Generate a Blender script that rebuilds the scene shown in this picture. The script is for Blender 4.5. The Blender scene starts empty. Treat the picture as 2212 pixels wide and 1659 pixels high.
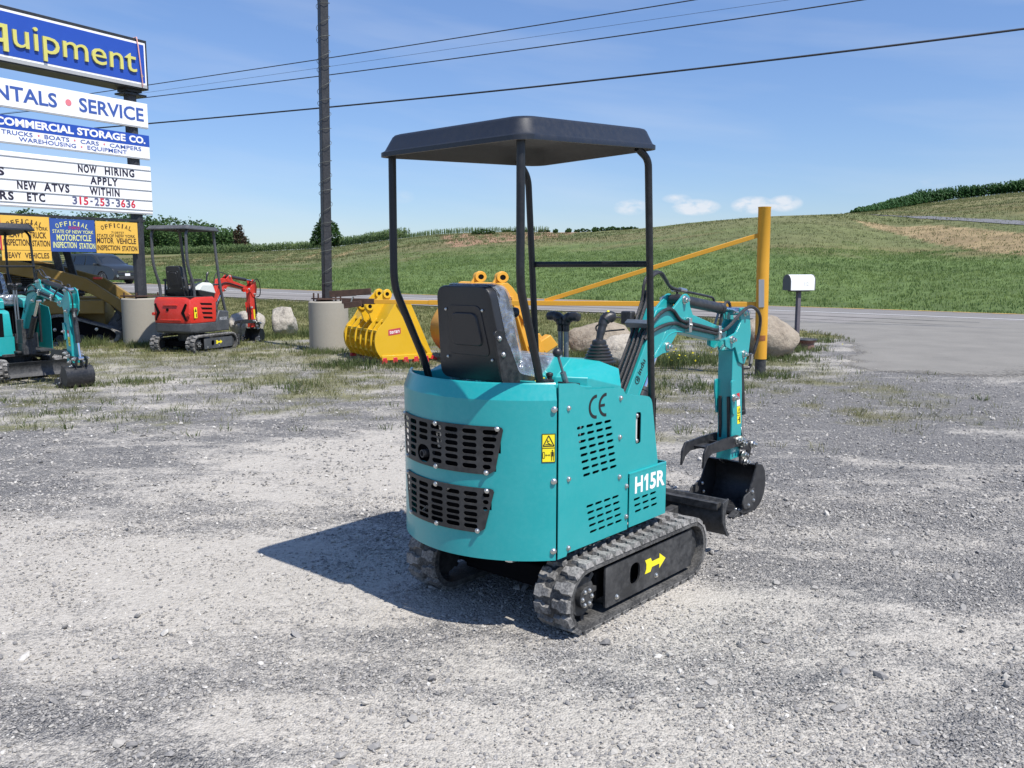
import bpy, bmesh, math, random
import numpy as np
from mathutils import Vector, Matrix
S = bpy.context.scene
COL = S.collection
R = math.radians
PI = math.pi

# ------------------------------------------------------------------ camera, sky, sun, exposure
cd = bpy.data.cameras.new('camera'); cam = bpy.data.objects.new('camera', cd); COL.objects.link(cam)
cam.location = (0, 0, 1.6); cam.rotation_euler = (R(90 - 7.673), 0, 0)
cd.sensor_width = 36; cd.lens = 36 * 1889 / 2212; cd.clip_start = 0.05; cd.clip_end = 3000
S.camera = cam
SUN_EL, SUN_AZ = 59.2, 135.2
W = bpy.data.worlds.new('World'); S.world = W; W.use_nodes = True
wn, wl = W.node_tree.nodes, W.node_tree.links
wn.clear()
w_out = wn.new('ShaderNodeOutputWorld'); w_bg = wn.new('ShaderNodeBackground')
sky = wn.new('ShaderNodeTexSky'); sky.sky_type = 'NISHITA'; sky.sun_disc = False
sky.sun_elevation = R(SUN_EL); sky.sun_rotation = R(SUN_AZ)
sky.air_density = 1.0; sky.dust_density = 0.2; sky.ozone_density = 3.0; sky.altitude = 200
w_bg.inputs['Strength'].default_value = 0.10
wl.new(w_bg.outputs[0], w_out.inputs[0])
sl = bpy.data.lights.new('sun', 'SUN'); sl.energy = 4.6; sl.angle = R(0.5); sl.color = (1, 0.955, 0.89)
sun = bpy.data.objects.new('sun', sl); COL.objects.link(sun)
sd = Vector((math.sin(R(SUN_AZ)) * math.cos(R(SUN_EL)), math.cos(R(SUN_AZ)) * math.cos(R(SUN_EL)), math.sin(R(SUN_EL))))
sun.rotation_euler = sd.to_track_quat('Z', 'Y').to_euler()
S.view_settings.view_transform = 'Standard'; S.view_settings.look = 'None'
S.view_settings.exposure = 0.45; S.view_settings.gamma = 1.0
try: S.view_settings.use_curve_mapping = False
except Exception: pass

# clouds live in the sky: soft white patches low over the hill and thin streaks
def wmath(op, a, b=None, c=None):
    n = wn.new('ShaderNodeMath'); n.operation = op
    for i, v in enumerate((a, b, c)):
        if v is None: continue
        if isinstance(v, (int, float)): n.inputs[i].default_value = v
        else: wl.new(v, n.inputs[i])
    return n.outputs[0]
w_tc = wn.new('ShaderNodeTexCoord'); w_sep = wn.new('ShaderNodeSeparateXYZ'); wl.new(w_tc.outputs['Generated'], w_sep.inputs[0])
w_az = wmath('ARCTAN2', w_sep.outputs[0], w_sep.outputs[1])
w_el = wmath('ARCSINE', w_sep.outputs[2])
w_cmb = wn.new('ShaderNodeCombineXYZ'); wl.new(wmath('MULTIPLY', w_az, 60), w_cmb.inputs[0]); wl.new(wmath('MULTIPLY', w_el, 110), w_cmb.inputs[1])
w_ns = wn.new('ShaderNodeTexNoise'); w_ns.inputs['Scale'].default_value = 1.0; w_ns.inputs['Detail'].default_value = 6; w_ns.inputs['Roughness'].default_value = 0.6
wl.new(w_cmb.outputs[0], w_ns.inputs['Vector'])
blob = None
for px, py, rx, ry, st in ((1500, 450, 33, 10, 1.35), (1622, 446, 30, 11, 1.3), (1690, 442, 24, 10, 1.2), (1362, 450, 26, 10, .8), (1458, 432, 20, 6, .7), (875, 428, 14, 8, .2), (905, 548, 20, 6, .3), (1990, 425, 40, 8, .22), (2010, 400, 30, 8, .2)):
    a0 = math.atan((px - 1106) / 1906); e0 = math.atan((575 - py) / 1906) * math.cos(a0)
    dx = wmath('DIVIDE', wmath('SUBTRACT', w_az, a0), rx / 1906 * math.cos(a0) ** 2 * 1.7)
    dy = wmath('DIVIDE', wmath('SUBTRACT', w_el, e0), ry / 1906 * math.cos(a0) * 1.9)
    r2 = wmath('ADD', wmath('MULTIPLY', dx, dx), wmath('MULTIPLY', dy, dy))
    g = wmath('MULTIPLY', wmath('MAXIMUM', wmath('SUBTRACT', 1.0, r2), 0.0), st)
    blob = g if blob is None else wmath('ADD', blob, g)
cum = wmath('MULTIPLY', blob, wmath('MULTIPLY_ADD', w_ns.outputs[0], 3.4, -.95))
w_cm2 = wn.new('ShaderNodeCombineXYZ'); wl.new(wmath('MULTIPLY', w_az, 2.2), w_cm2.inputs[0]); wl.new(wmath('MULTIPLY_ADD', w_el, 16, wmath('MULTIPLY', w_az, 2.0)), w_cm2.inputs[1])
w_n2 = wn.new('ShaderNodeTexNoise'); w_n2.inputs['Scale'].default_value = 1.0; w_n2.inputs['Detail'].default_value = 5
wl.new(w_cm2.outputs[0], w_n2.inputs['Vector'])
cir = wmath('MULTIPLY', wmath('MAXIMUM', wmath("SUBTRACT", w_n2.outputs[0], 0.45), 0.0), 0.75)
cl = wmath('MINIMUM', wmath('MAXIMUM', wmath('MAXIMUM', cum, cir), 0.0), 0.85)
w_mix = wn.new('ShaderNodeMix'); w_mix.data_type = 'RGBA'
w_rp = wn.new('ShaderNodeValToRGB'); wl.new(wmath('DIVIDE', w_el, 1.2), w_rp.inputs[0])
w_rp.color_ramp.elements[0].color = (.66, .73, .90, 1); w_rp.color_ramp.elements[1].color = (1.05, 1.14, 1.34, 1); w_rp.color_ramp.elements[1].position = .45
w_tint = wn.new('ShaderNodeMix'); w_tint.data_type = 'RGBA'; w_tint.blend_type = 'MULTIPLY'; w_tint.inputs['Factor'].default_value = 1
wl.new(sky.outputs[0], w_tint.inputs['A']); wl.new(w_rp.outputs[0], w_tint.inputs['B'])
wl.new(cl, w_mix.inputs['Factor']); wl.new(w_tint.outputs['Result'], w_mix.inputs['A']); w_mix.inputs['B'].default_value = (6.0, 6.3, 6.8, 1)
wl.new(w_mix.outputs['Result'], w_bg.inputs['Color'])

# ------------------------------------------------------------------ helpers
rng = np.random.default_rng(7); random.seed(11)
def tag(o, label=None, cat=None, group=None, kind=None):
    if label: o['label'] = label
    if cat: o['category'] = cat
    if group: o['group'] = group
    if kind: o['kind'] = kind
    return o
def empty(name, loc=(0, 0, 0), rz=0.0, label=None, cat=None, group=None):
    o = bpy.data.objects.new(name, None); COL.objects.link(o); o.location = loc; o.rotation_euler = (0, 0, rz)
    o.empty_display_size = .2
    return tag(o, label, cat, group)
def copy_tree(o, parent=None):
    c = o.copy(); COL.objects.link(c); c.parent = parent
    for ch in list(o.children): copy_tree(ch, c)
    return c
def link(name, me, mat, parent=None, loc=None):
    o = bpy.data.objects.new(name, me); COL.objects.link(o)
    if mat is not None and len(me.materials) == 0: me.materials.append(mat)
    if parent is not None: o.parent = parent
    if loc is not None: o.location = loc
    return o

def frame_of(d):
    d = Vector(d).normalized(); a = Vector((0, 0, 1)) if abs(d.z) < .9 else Vector((1, 0, 0))
    x = d.cross(a).normalized(); y = d.cross(x).normalized()
    return x, y, d
class MB:
    def __init__(s): s.v = []; s.f = []; s.m = []
    def add(s, v, f, m=0):
        b = len(s.v); s.v += [tuple(p) for p in v]; s.f += [tuple(i + b for i in q) for q in f]; s.m += [m] * len(f); return s
    def box(s, c, d, rot=None, m=0):
        x, y, z = d[0] / 2, d[1] / 2, d[2] / 2
        v = [Vector(p) for p in ((-x, -y, -z), (x, -y, -z), (x, y, -z), (-x, y, -z), (-x, -y, z), (x, -y, z), (x, y, z), (-x, y, z))]
        if rot is not None: v = [rot @ p for p in v]
        v = [p + Vector(c) for p in v]
        return s.add(v, [(3, 2, 1, 0), (4, 5, 6, 7), (0, 1, 5, 4), (1, 2, 6, 5), (2, 3, 7, 6), (3, 0, 4, 7)], m)
    def bb(s, a, b, m=0): return s.box([(a[i] + b[i]) / 2 for i in range(3)], [abs(b[i] - a[i]) for i in range(3)], None, m)
    def bar(s, p0, p1, w, h, up=(0, 0, 1), m=0):
        p0, p1 = Vector(p0), Vector(p1); d = (p1 - p0); L = d.length; d.normalize()
        sx = d.cross(Vector(up)).normalized(); uz = sx.cross(d).normalized()
        rot = Matrix((sx, d, uz)).transposed()
        return s.box((p0 + p1) / 2, (w, L, h), rot, m)
    def cyl(s, p0, p1, r, r2=None, n=16, m=0, caps=True):
        p0, p1 = Vector(p0), Vector(p1); r2 = r if r2 is None else r2
        x, y, d = frame_of(p1 - p0); v = []
        for p, q in ((p0, r), (p1, r2)):
            for i in range(n):
                a = 2 * PI * i / n; v.append(p + x * q * math.cos(a) + y * q * math.sin(a))
        f = [(i, (i + 1) % n, n + (i + 1) % n, n + i) for i in range(n)]
        if caps: f += [tuple(range(n))[::-1], tuple(range(n, 2 * n))]
        return s.add(v, f, m)
    def tube(s, pts, r, n=10, m=0, closed=False):
        P = [Vector(p) for p in pts]; k = len(P); T = []
        for i in range(k):
            a = P[i - 1] if (i > 0 or closed) else P[i]; b = P[(i + 1) % k] if (i < k - 1 or closed) else P[i]
            T.append((b - a).normalized())
        x, y, _ = frame_of(T[0]); v = []
        for i in range(k):
            if i:
                q = T[i - 1].rotation_difference(T[i]); x = q @ x; y = q @ y
            rr = r[i] if hasattr(r, '__len__') else r
            for j in range(n):
                a = 2 * PI * j / n; v.append(P[i] + (x * math.cos(a) + y * math.sin(a)) * rr)
        f = []
        for i in range(k if closed else k - 1):
            for j in range(n):
                f.append((i * n + j, i * n + (j + 1) % n, ((i + 1) % k) * n + (j + 1) % n, ((i + 1) % k) * n + j))
        if not closed: f += [tuple(range(n))[::-1], tuple(range((k - 1) * n, k * n))]
        return s.add(v, f, m)
    def prism(s, poly, a, b, fr='xz', m=0):
        def P(u, w, t): return (u, t, w) if fr == 'xz' else ((t, u, w) if fr == 'yz' else (u, w, t))
        n = len(poly)
        v = [P(u, w, a) for u, w in poly] + [P(u, w, b) for u, w in poly]
        f = [(i, (i + 1) % n, n + (i + 1) % n, n + i) for i in range(n)] + [tuple(range(n))[::-1], tuple(range(n, 2 * n))]
        return s.add(v, f, m)
    def loft(s, rings, m=0, caps=True):
        n = len(rings[0]); v = [p for r_ in rings for p in r_]; f = []
        for i in range(len(rings) - 1):
            for j in range(n): f.append((i * n + j, i * n + (j + 1) % n, (i + 1) * n + (j + 1) % n, (i + 1) * n + j))
        if caps: f += [tuple(range(n))[::-1], tuple(range((len(rings) - 1) * n, len(rings) * n))]
        return s.add(v, f, m)
    def lathe(s, prof, c=(0, 0, 0), axis=(0, 0, 1), n=20, m=0):
        x, y, d = frame_of(axis); c = Vector(c); rings = []
        for r_, h in prof: rings.append([c + d * h + (x * math.cos(2 * PI * i / n) + y * math.sin(2 * PI * i / n)) * r_ for i in range(n)])
        return s.loft(rings, m)
    def ball(s, c, r, n=12, m=0, sc=(1, 1, 1)):
        k = n // 2; rings = []
        for i in range(k + 1):
            t = PI * i / k; q = max(math.sin(t), .02)
            rings.append([(c[0] + r * sc[0] * q * math.cos(2 * PI * j / n), c[1] + r * sc[1] * q * math.sin(2 * PI * j / n), c[2] - r * sc[2] * math.cos(t)) for j in range(n)])
        return s.loft(rings, m)
    def mesh(s, name, mats, ang=32, fix=True):
        me = bpy.data.meshes.new(name); me.from_pydata(s.v, [], s.f)
        if fix:
            bm = bmesh.new(); bm.from_mesh(me); bmesh.ops.recalc_face_normals(bm, faces=bm.faces); bm.to_mesh(me); bm.free()
        for q in (mats if isinstance(mats, (list, tuple)) else [mats]): me.materials.append(q)
        if any(s.m): me.polygons.foreach_set('material_index', s.m)
        me.polygons.foreach_set('use_smooth', [True] * len(me.polygons)); me.set_sharp_from_angle(angle=R(ang)); me.update()
        return me
    def build(s, name, mats, parent=None, bevel=0, ang=32, seg=2):
        o = link(name, s.mesh(name, mats, ang), None, parent)
        if bevel:
            b = o.modifiers.new('bevel', 'BEVEL'); b.width = bevel; b.segments = seg; b.limit_method = 'ANGLE'; b.angle_limit = R(30)
        return o
def smooth_path(pts, k=6):
    P = [Vector(p) for p in pts]; out = []
    for i in range(len(P) - 1):
        p0 = P[i - 1] if i else P[i] * 2 - P[i + 1]; p3 = P[i + 2] if i + 2 < len(P) else P[i + 1] * 2 - P[i]
        for j in range(k):
            t = j / k; a, b = P[i], P[i + 1]
            out.append(.5 * ((2 * a) + (b - p0) * t + (2 * p0 - 5 * a + 4 * b - p3) * t * t + (3 * a - p0 - 3 * b + p3) * t ** 3))
    return out + [P[-1]]
def round_path(pts, rad, k=6):
    P = [Vector(p) for p in pts]; out = [P[0]]
    for i in range(1, len(P) - 1):
        a = (P[i - 1] - P[i]); b = (P[i + 1] - P[i]); q = min(rad, a.length * .48, b.length * .48)
        s_, e = P[i] + a.normalized() * q, P[i] + b.normalized() * q
        for j in range(k + 1):
            t = j / k; out.append(s_ * (1 - t) ** 2 + P[i] * 2 * t * (1 - t) + e * t * t)
    return out + [P[-1]]
def rpoly(poly, rad, k=4):
    n = len(poly); out = []
    for i in range(n):
        r_ = rad[i] if hasattr(rad, '__len__') else rad
        p = Vector((*poly[i], 0)); a = Vector((*poly[i - 1], 0)) - p; b = Vector((*poly[(i + 1) % n], 0)) - p
        if r_ <= 0: out.append((p.x, p.y)); continue
        q = min(r_, a.length * .49, b.length * .49); s_, e = p + a.normalized() * q, p + b.normalized() * q
        for j in range(k + 1):
            t = j / k; w = s_ * (1 - t) ** 2 + p * 2 * t * (1 - t) + e * t * t; out.append((w.x, w.y))
    return out
def curve_mesh(loops, ext):
    cu = bpy.data.curves.new('c', 'CURVE'); cu.dimensions = '2D'; cu.fill_mode = 'BOTH'; cu.extrude = ext
    for lp in loops:
        sp = cu.splines.new('POLY'); sp.points.add(len(lp) - 1); sp.use_cyclic_u = True
        for i, (x, y) in enumerate(lp): sp.points[i].co = (x, y, 0, 1)
    ob = bpy.data.objects.new('c', cu); me = bpy.data.meshes.new_from_object(ob)
    v = np.array([q.co[:] for q in me.vertices]); f = [tuple(p.vertices) for p in me.polygons]
    bpy.data.objects.remove(ob); bpy.data.curves.remove(cu); bpy.data.meshes.remove(me)
    return v, f
def slot(cx, cy, w, h, n=4, skew=0):
    r_ = h / 2; out = []
    for i in range(n + 1):
        a = -PI / 2 + PI * i / n; out.append((cx + w / 2 - r_ + r_ * math.cos(a), cy + r_ * math.sin(a)))
    for i in range(n + 1):
        a = PI / 2 + PI * i / n; out.append((cx - w / 2 + r_ + r_ * math.cos(a), cy + r_ * math.sin(a)))
    return out
def plate(name, outline, holes, thick, fmap, mat, parent, ang=32, cuts=()):
    v, f = curve_mesh([outline] + holes, thick / 2)
    if len(cuts):
        bm = bmesh.new(); vs = [bm.verts.new(p) for p in v]
        for q in f:
            try: bm.faces.new([vs[i] for i in q])
            except ValueError: pass
        bmesh.ops.remove_doubles(bm, verts=bm.verts, dist=1e-5)
        for u in cuts: bmesh.ops.bisect_plane(bm, geom=bm.verts[:] + bm.edges[:] + bm.faces[:], dist=1e-6, plane_co=(u, 0, 0), plane_no=(1, 0, 0))
        bm.verts.index_update(); v = np.array([p.co[:] for p in bm.verts]); f = [tuple(p.index for p in q.verts) for q in bm.faces]; bm.free()
    m = MB(); m.add([fmap(p[0], p[1], p[2]) for p in v], f)
    bm_me = m.mesh(name, mat, ang)
    bm = bmesh.new(); bm.from_mesh(bm_me); bmesh.ops.remove_doubles(bm, verts=bm.verts, dist=1e-5); bmesh.ops.recalc_face_normals(bm, faces=bm.faces); bm.to_mesh(bm_me); bm.free()
    bm_me.polygons.foreach_set('use_smooth', [True] * len(bm_me.polygons)); bm_me.set_sharp_from_angle(angle=R(ang))
    return link(name, bm_me, None, parent)
TEXT = {}
def text_raw(body, bold=0.0, space=1.0):
    k = (body, bold, space)
    if k in TEXT: return TEXT[k]
    cu = bpy.data.curves.new('t', 'FONT'); cu.body = body; cu.size = 1; cu.offset = bold; cu.resolution_u = 3; cu.space_character = space
    cu.extrude = .5
    ob = bpy.data.objects.new('t', cu); me = bpy.data.meshes.new_from_object(ob)
    v = np.array([q.co[:] for q in me.vertices]); f = [tuple(p.vertices) for p in me.polygons]
    bpy.data.objects.remove(ob); bpy.data.curves.remove(cu); bpy.data.meshes.remove(me)
    TEXT[k] = (v, f); return v, f
def text_into(mb, body, box, fmap, thick, bold=0.0, space=1.0, m=0, cap=False):
    """lettering fitted to box (u0, u1, w0, w1) on a surface; cap: w range measures capitals"""
    v, f = text_raw(body, bold, space); v = v.copy()
    lo, hi = v.min(0), v.max(0)
    if cap:
        c, _ = text_raw('H', bold, 1.0); lo[1], hi[1] = c[:, 1].min(), c[:, 1].max()
    u = box[0] + (v[:, 0] - lo[0]) / (hi[0] - lo[0]) * (box[1] - box[0])
    w = box[2] + (v[:, 1] - lo[1]) / (hi[1] - lo[1]) * (box[3] - box[2])
    mb.add([fmap(a, b, (c + .5) * thick) for a, b, c in zip(u, w, v[:, 2])], f, m)

# ------------------------------------------------------------------ materials
def mk(name):
    m = bpy.data.materials.new(name); m.use_nodes = True
    return m, m.node_tree.nodes, m.node_tree.links, m.node_tree.nodes['Principled BSDF']
def noise_node(nt, nl, vec, scale, detail=4, rough=.55):
    n = nt.new('ShaderNodeTexNoise'); n.inputs['Scale'].default_value = scale; n.inputs['Detail'].default_value = detail; n.inputs['Roughness'].default_value = rough
    nl.new(vec, n.inputs['Vector']); return n.outputs[0]
def ramp(nt, nl, fac, stops):
    r_ = nt.new('ShaderNodeValToRGB'); nl.new(fac, r_.inputs[0]); el = r_.color_ramp.elements
    while len(el) < len(stops): el.new(.5)
    for e, (p, c) in zip(el, stops): e.position = p; e.color = (*c, 1) if len(c) == 3 else c
    return r_.outputs[0]
def mixc(nt, nl, fac, a, b, mode='MIX'):
    n = nt.new('ShaderNodeMix'); n.data_type = 'RGBA'; n.blend_type = mode
    for s_, v in ((n.inputs['Factor'], fac), (n.inputs['A'], a), (n.inputs['B'], b)):
        if isinstance(v, (int, float)): s_.default_value = v
        elif isinstance(v, tuple): s_.default_value = (*v, 1)
        else: nl.new(v, s_)
    return n.outputs['Result']
def mth(nt, nl, op, a, b=None, clamp=False):
    n = nt.new('ShaderNodeMath'); n.operation = op; n.use_clamp = clamp
    for i, v in enumerate((a, b)):
        if v is None: continue
        if isinstance(v, (int, float)): n.inputs[i].default_value = v
        else: nl.new(v, n.inputs[i])
    return n.outputs[0]
def surf(name, col, rough=.45, metal=0, var=.12, dust=None, dusta=.0, bump=0, bscale=60, coat=0, vscale=4, spec=.5):
    m, nt, nl, b = mk(name)
    tc = nt.new('ShaderNodeTexCoord').outputs['Object']
    n1 = noise_node(nt, nl, tc, vscale, 5); n2 = noise_node(nt, nl, tc, vscale * 9, 4, .65)
    f = mth(nt, nl, 'ADD', mth(nt, nl, 'MULTIPLY', n1, .6), mth(nt, nl, 'MULTIPLY', n2, .4))
    dk = tuple(c * (1 - var) for c in col); lt = tuple(min(1, c * (1 + var)) for c in col)
    c = ramp(nt, nl, f, [(.3, dk), (.7, lt)])
    if dust is not None:
        d = mth(nt, nl, 'MULTIPLY', ramp(nt, nl, mth(nt, nl, 'ADD', mth(nt, nl, 'MULTIPLY', n1, .4), mth(nt, nl, 'MULTIPLY', n2, .6)), [(.42, (0, 0, 0)), (.68, (1, 1, 1))]), dusta)
        c = mixc(nt, nl, d, c, dust)
    nl.new(c, b.inputs['Base Color'])
    b.inputs['Metallic'].default_value = metal; b.inputs['Coat Weight'].default_value = coat; b.inputs['Coat Roughness'].default_value = .15
    b.inputs['Specular IOR Level'].default_value = spec
    r_ = nt.new('ShaderNodeMapRange'); nl.new(n2, r_.inputs[0]); r_.inputs[1].default_value = .3; r_.inputs[2].default_value = .7
    r_.inputs[3].default_value = rough * .85; r_.inputs[4].default_value = min(1, rough * 1.2); nl.new(r_.outputs[0], b.inputs['Roughness'])
    if bump:
        bp = nt.new('ShaderNodeBump'); bp.inputs['Strength'].default_value = bump; bp.inputs['Distance'].default_value = .01
        nl.new(noise_node(nt, nl, tc, bscale, 5, .6), bp.inputs['Height']); nl.new(bp.outputs[0], b.inputs['Normal'])
    return m
DUST = (.36, .35, .33)
POSTB = surf('post_black', (.007, .008, .010), .42, var=.15, dust=DUST, dusta=.03)
RUBB = surf('belt_rubber', (.035, .035, .035), .8, var=.3, dust=(.30, .29, .27), dusta=.45, bump=.3, bscale=80, vscale=9)
TEAL = surf('teal_paint', (.012, .325, .332), .34, var=.05, dust=(.20, .36, .36), dusta=.08, coat=.35, bump=.02, bscale=120, vscale=5)
BLACKP = surf('black_paint', (.012, .013, .016), .42, var=.2, dust=DUST, dusta=.10, bump=.03)
BLACKM = surf('black_matt', (.022, .023, .025), .55, var=.25, dust=DUST, dusta=.16)
PLAST = surf('black_plastic', (.020, .021, .024), .34, var=.1, bump=.12, bscale=900)
CANOPY = surf('canopy_plastic', (.013, .016, .023), .40, var=.05, dust=(.3, .3, .3), dusta=.012, bump=.04, bscale=700)
GRILLE = surf('grille_black', (.022, .022, .022), .5, var=.12, dust=DUST, dusta=.08)
DARK = surf('dark_interior', (.006, .006, .007), .95, var=.3, spec=.1)
RUBBER = surf('dusty_rubber', (.105, .103, .10), .85, var=.35, dust=(.40, .385, .36), dusta=.9, bump=.4, bscale=80, vscale=9)
HOSE = surf('hose_rubber', (.018, .018, .020), .42, var=.2, bump=.3, bscale=500, dust=DUST, dusta=.08)
ZINC = surf('zinc', (.62, .62, .60), .32, metal=1, var=.1)
CHROME = surf('chrome', (.75, .75, .77), .12, metal=1, var=.03)
STEEL = surf('grey_steel', (.20, .23, .25), .4, metal=.7, var=.1)
DECALK = surf('decal_black', (.012, .012, .013), .5, var=.05)
DECALW = surf('decal_white', (.82, .82, .82), .45, var=.03)
DECALY = surf('decal_yellow', (.85, .72, .02), .45, var=.04)
DECALR = surf('decal_red', (.55, .03, .04), .45, var=.04)
ORANGE = surf('machine_red', (.57, .022, .009), .38, var=.06, dust=DUST, dusta=.10, coat=.2)
GREYP = surf('dark_grey_paint', (.055, .060, .068), .45, var=.1, dust=DUST, dusta=.15)
CREAM = surf('pale_plastic', (.55, .58, .55), .45, var=.05)
YELL = surf('bucket_yellow', (.66, .40, .012), .42, var=.08, dust=(.40, .28, .08), dusta=.15, coat=.1)
YELO = surf('bucket_amber', (.68, .34, .030), .48, var=.08, dust=(.45, .30, .10), dusta=.25)
GATE = surf('gate_yellow', (.66, .33, .02), .5, var=.08, dust=(.30, .12, .04), dusta=.22, vscale=6)
CATY = surf('loader_yellow_shaded', (.27, .165, .028), .6, var=.2, dust=(.15, .12, .08), dusta=.5)  # base and dust colours browned to stand in for the sign boards' shade
RUST = surf('rusty_iron', (.060, .032, .022), .8, var=.5, bump=.4, bscale=60, vscale=14)
CONC = surf('concrete', (.34, .315, .26), .85, var=.10, dust=(.22, .20, .17), dusta=.35, bump=.25, bscale=70, vscale=3)
POLEB = surf('pole_black', (.020, .021, .024), .48, var=.2, dust=(.2, .2, .2), dusta=.12)
POLEG = surf('pole_grey', (.026, .027, .032), .5, var=.2, dust=(.2, .2, .2), dusta=.12)
# ------------------------------------------------------------------ terrain
def vnoise(x, y, seed=0):
    x = np.asarray(x, float); y = np.asarray(y, float); xi = np.floor(x).astype(np.int64); yi = np.floor(y).astype(np.int64); fx = x - xi; fy = y - yi
    fx = fx * fx * (3 - 2 * fx); fy = fy * fy * (3 - 2 * fy)
    def h(a, b):
        n = (a * 374761393 + b * 668265263 + seed * 1442695041) & 0x7fffffff; n = ((n ^ (n >> 13)) * 1274126177) & 0x7fffffff
        return ((n ^ (n >> 16)) & 0xffff) / 65535.0
    return (h(xi, yi) * (1 - fx) + h(xi + 1, yi) * fx) * (1 - fy) + (h(xi, yi + 1) * (1 - fx) + h(xi + 1, yi + 1) * fx) * fy
def fbm(x, y, seed=0, o=4):
    s_ = 0; a = .5; t = 0
    for i in range(o): s_ = s_ + a * vnoise(x * 2 ** i, y * 2 ** i, seed + i * 17); t += a; a *= .55
    return s_ / t
def sstep(a, b, x): t = np.clip((x - a) / (b - a), 0, 1); return t * t * (3 - 2 * t)
# white edge line of the road, near lane beyond it
WP = smooth_path([(-120, 90, 2.2), (-70, 70, 1.5), (-40, 56.5, .95), (-21.0, 46.3, .58), (-10.6, 41.9, .33), (-3.2, 38.6, .17), (9.2, 31.5, .03), (15.4, 26.3, 0), (28, 15.7, -.05), (55, -7, -.1)], 8)
WP = np.array([p[:] for p in WP])
def road_off_exact(X, Y):
    X = np.asarray(X, float); Y = np.asarray(Y, float); best = np.full(X.shape, 1e9); off = np.zeros(X.shape); z0 = np.zeros(X.shape)
    for a, b in zip(WP[:-1], WP[1:]):
        d = b[:2] - a[:2]; L = np.hypot(*d); t = np.clip(((X - a[0]) * d[0] + (Y - a[1]) * d[1]) / L ** 2, 0, 1)
        px, py = X - a[0] - t * d[0], Y - a[1] - t * d[1]; q = np.hypot(px, py)
        sg = np.where((d[0] * (Y - a[1]) - d[1] * (X - a[0])) > 0, 1, -1)
        m = q < best; best = np.where(m, q, best); off = np.where(m, q * sg, off); z0 = np.where(m, a[2] + t * (b[2] - a[2]), z0)
    return off, z0
WP0 = WP.copy(); _rx = np.arange(-320, 321, 1.0); _ry = np.arange(-16, 121, 1.0)
_RX, _RY = np.meshgrid(_rx, _ry, indexing='ij'); _RO, _RZ = road_off_exact(_RX, _RY)
def road_off(X, Y):
    """signed distance from the road's edge line and the road's height there, from a one metre grid"""
    u = np.clip(np.asarray(X, float) + 320, 0, 639.999); v = np.clip(np.asarray(Y, float) + 16, 0, 135.999); i = u.astype(int); j = v.astype(int); a = u - i; b = v - j
    f = lambda T: (T[i, j] * (1 - a) + T[i + 1, j] * a) * (1 - b) + (T[i, j + 1] * (1 - a) + T[i + 1, j + 1] * a) * b
    return f(_RO), f(_RZ)
FAR = 7.2
RID = np.array([(-2500, 540, 240), (-600, 545, 230), (0, 551, 212), (300, 551, 202), (540, 546, 190), (700, 538, 176), (866, 516, 150), (946, 506, 138), (1050, 502, 132), (1150, 502, 130), (1250, 503, 125), (1400, 493, 116), (1500, 481, 110), (1560, 476, 106), (1650, 469, 102), (1750, 466, 104), (1850, 462, 122), (1900, 457, 150), (2000, 441, 178), (2100, 429, 176), (2212, 417, 170), (2500, 398, 165), (3400, 390, 170), (6000, 420, 170)], float)
RT = (RID[:, 0] - 1106) / 1906
def smooth_tab(t, col): 
    s_ = 0
    for k in (-.02, -.01, 0, .01, .02): s_ = s_ + np.interp(t + k, RT, RID[:, col])
    return s_ / 5
_tt = np.linspace(-2.4, 2.6, 260); _yy = np.linspace(14, 120, 500)
_YB = []
for t in _tt:
    o, _ = road_off(t * _yy, _yy); k = np.argmax(o > FAR); _YB.append(_yy[k] if (o > FAR).any() else 120)
_YB = np.array(_YB)
def height(X, Y):
    X = np.asarray(X, float); Y = np.asarray(Y, float); off, z0 = road_off(X, Y); Ys = np.maximum(Y, 2.0); t = np.clip(X / Ys, -2.3, 2.5)
    lot = z0 * sstep(-24, -6, off)
    rd = z0 - .035 - np.clip(off - 3.5, 0, 3.7) * .05
    yb = np.interp(t, _tt, _YB); yr = smooth_tab(t, 2); el = (575 - smooth_tab(t, 1)) / 1906; zr = 1.6 + el * yr
    u = (Ys - yb) / np.maximum(yr - yb, 5); uc = np.clip(u, 0, 1); s_ = .70 * uc + .30 * np.sin(uc * PI / 2) ** 1.5
    zb = z0 * 0 + np.interp(t, _tt, np.array([float(road_off(np.array([a * b]), np.array([b]))[1][0]) for a, b in zip(_tt, _YB)])) - .24
    hill = zb + (zr - zb) * s_ + np.where(u > 1, -(u - 1) * np.maximum(yr - yb, 5) * .035, 0)
    hill = hill + (fbm(X * .09, Y * .09, 5, 3) - .5) * .5 * np.clip((off - FAR) / 20, 0, 1) * np.clip((1.02 - u) * 6, 0, 1)
    z = np.where(off < -5.2, lot * 1.0, np.where(off < FAR, rd, hill)); z = np.where(off < -5.2, np.minimum(z, z0 - .035) * sstep(-5.2, -9, off) * 0 + lot - .035 * sstep(-9, -5.2, off), z)
    z = z + np.where((off < -6) & (Y < 30), (fbm(X * .7, Y * .7, 3, 3) - .5) * .035 * (1 - sstep(3.5, 5.2, X) * sstep(10.5, 12.3, Y)), 0)
    return z
def proj_px(X, Y, Z):
    p_ = R(7.673); dz = Z - 1.6; w_ = np.maximum(Y * math.cos(p_) - dz * math.sin(p_), .05)
    return 1106 + 1889 * X / w_, 829.5 - 1889 * (Y * math.sin(p_) + dz * math.cos(p_)) / w_
def ground_at(x, y, z=0.0):
    p_ = R(7.673); rx, ru = (x - 1106) / 1889, -(y - 829.5) / 1889
    d = (rx, math.cos(p_) + ru * math.sin(p_), -math.sin(p_) + ru * math.cos(p_)); k = (z - 1.6) / d[2]
    return d[0] * k, d[1] * k
BLOBS = []
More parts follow.
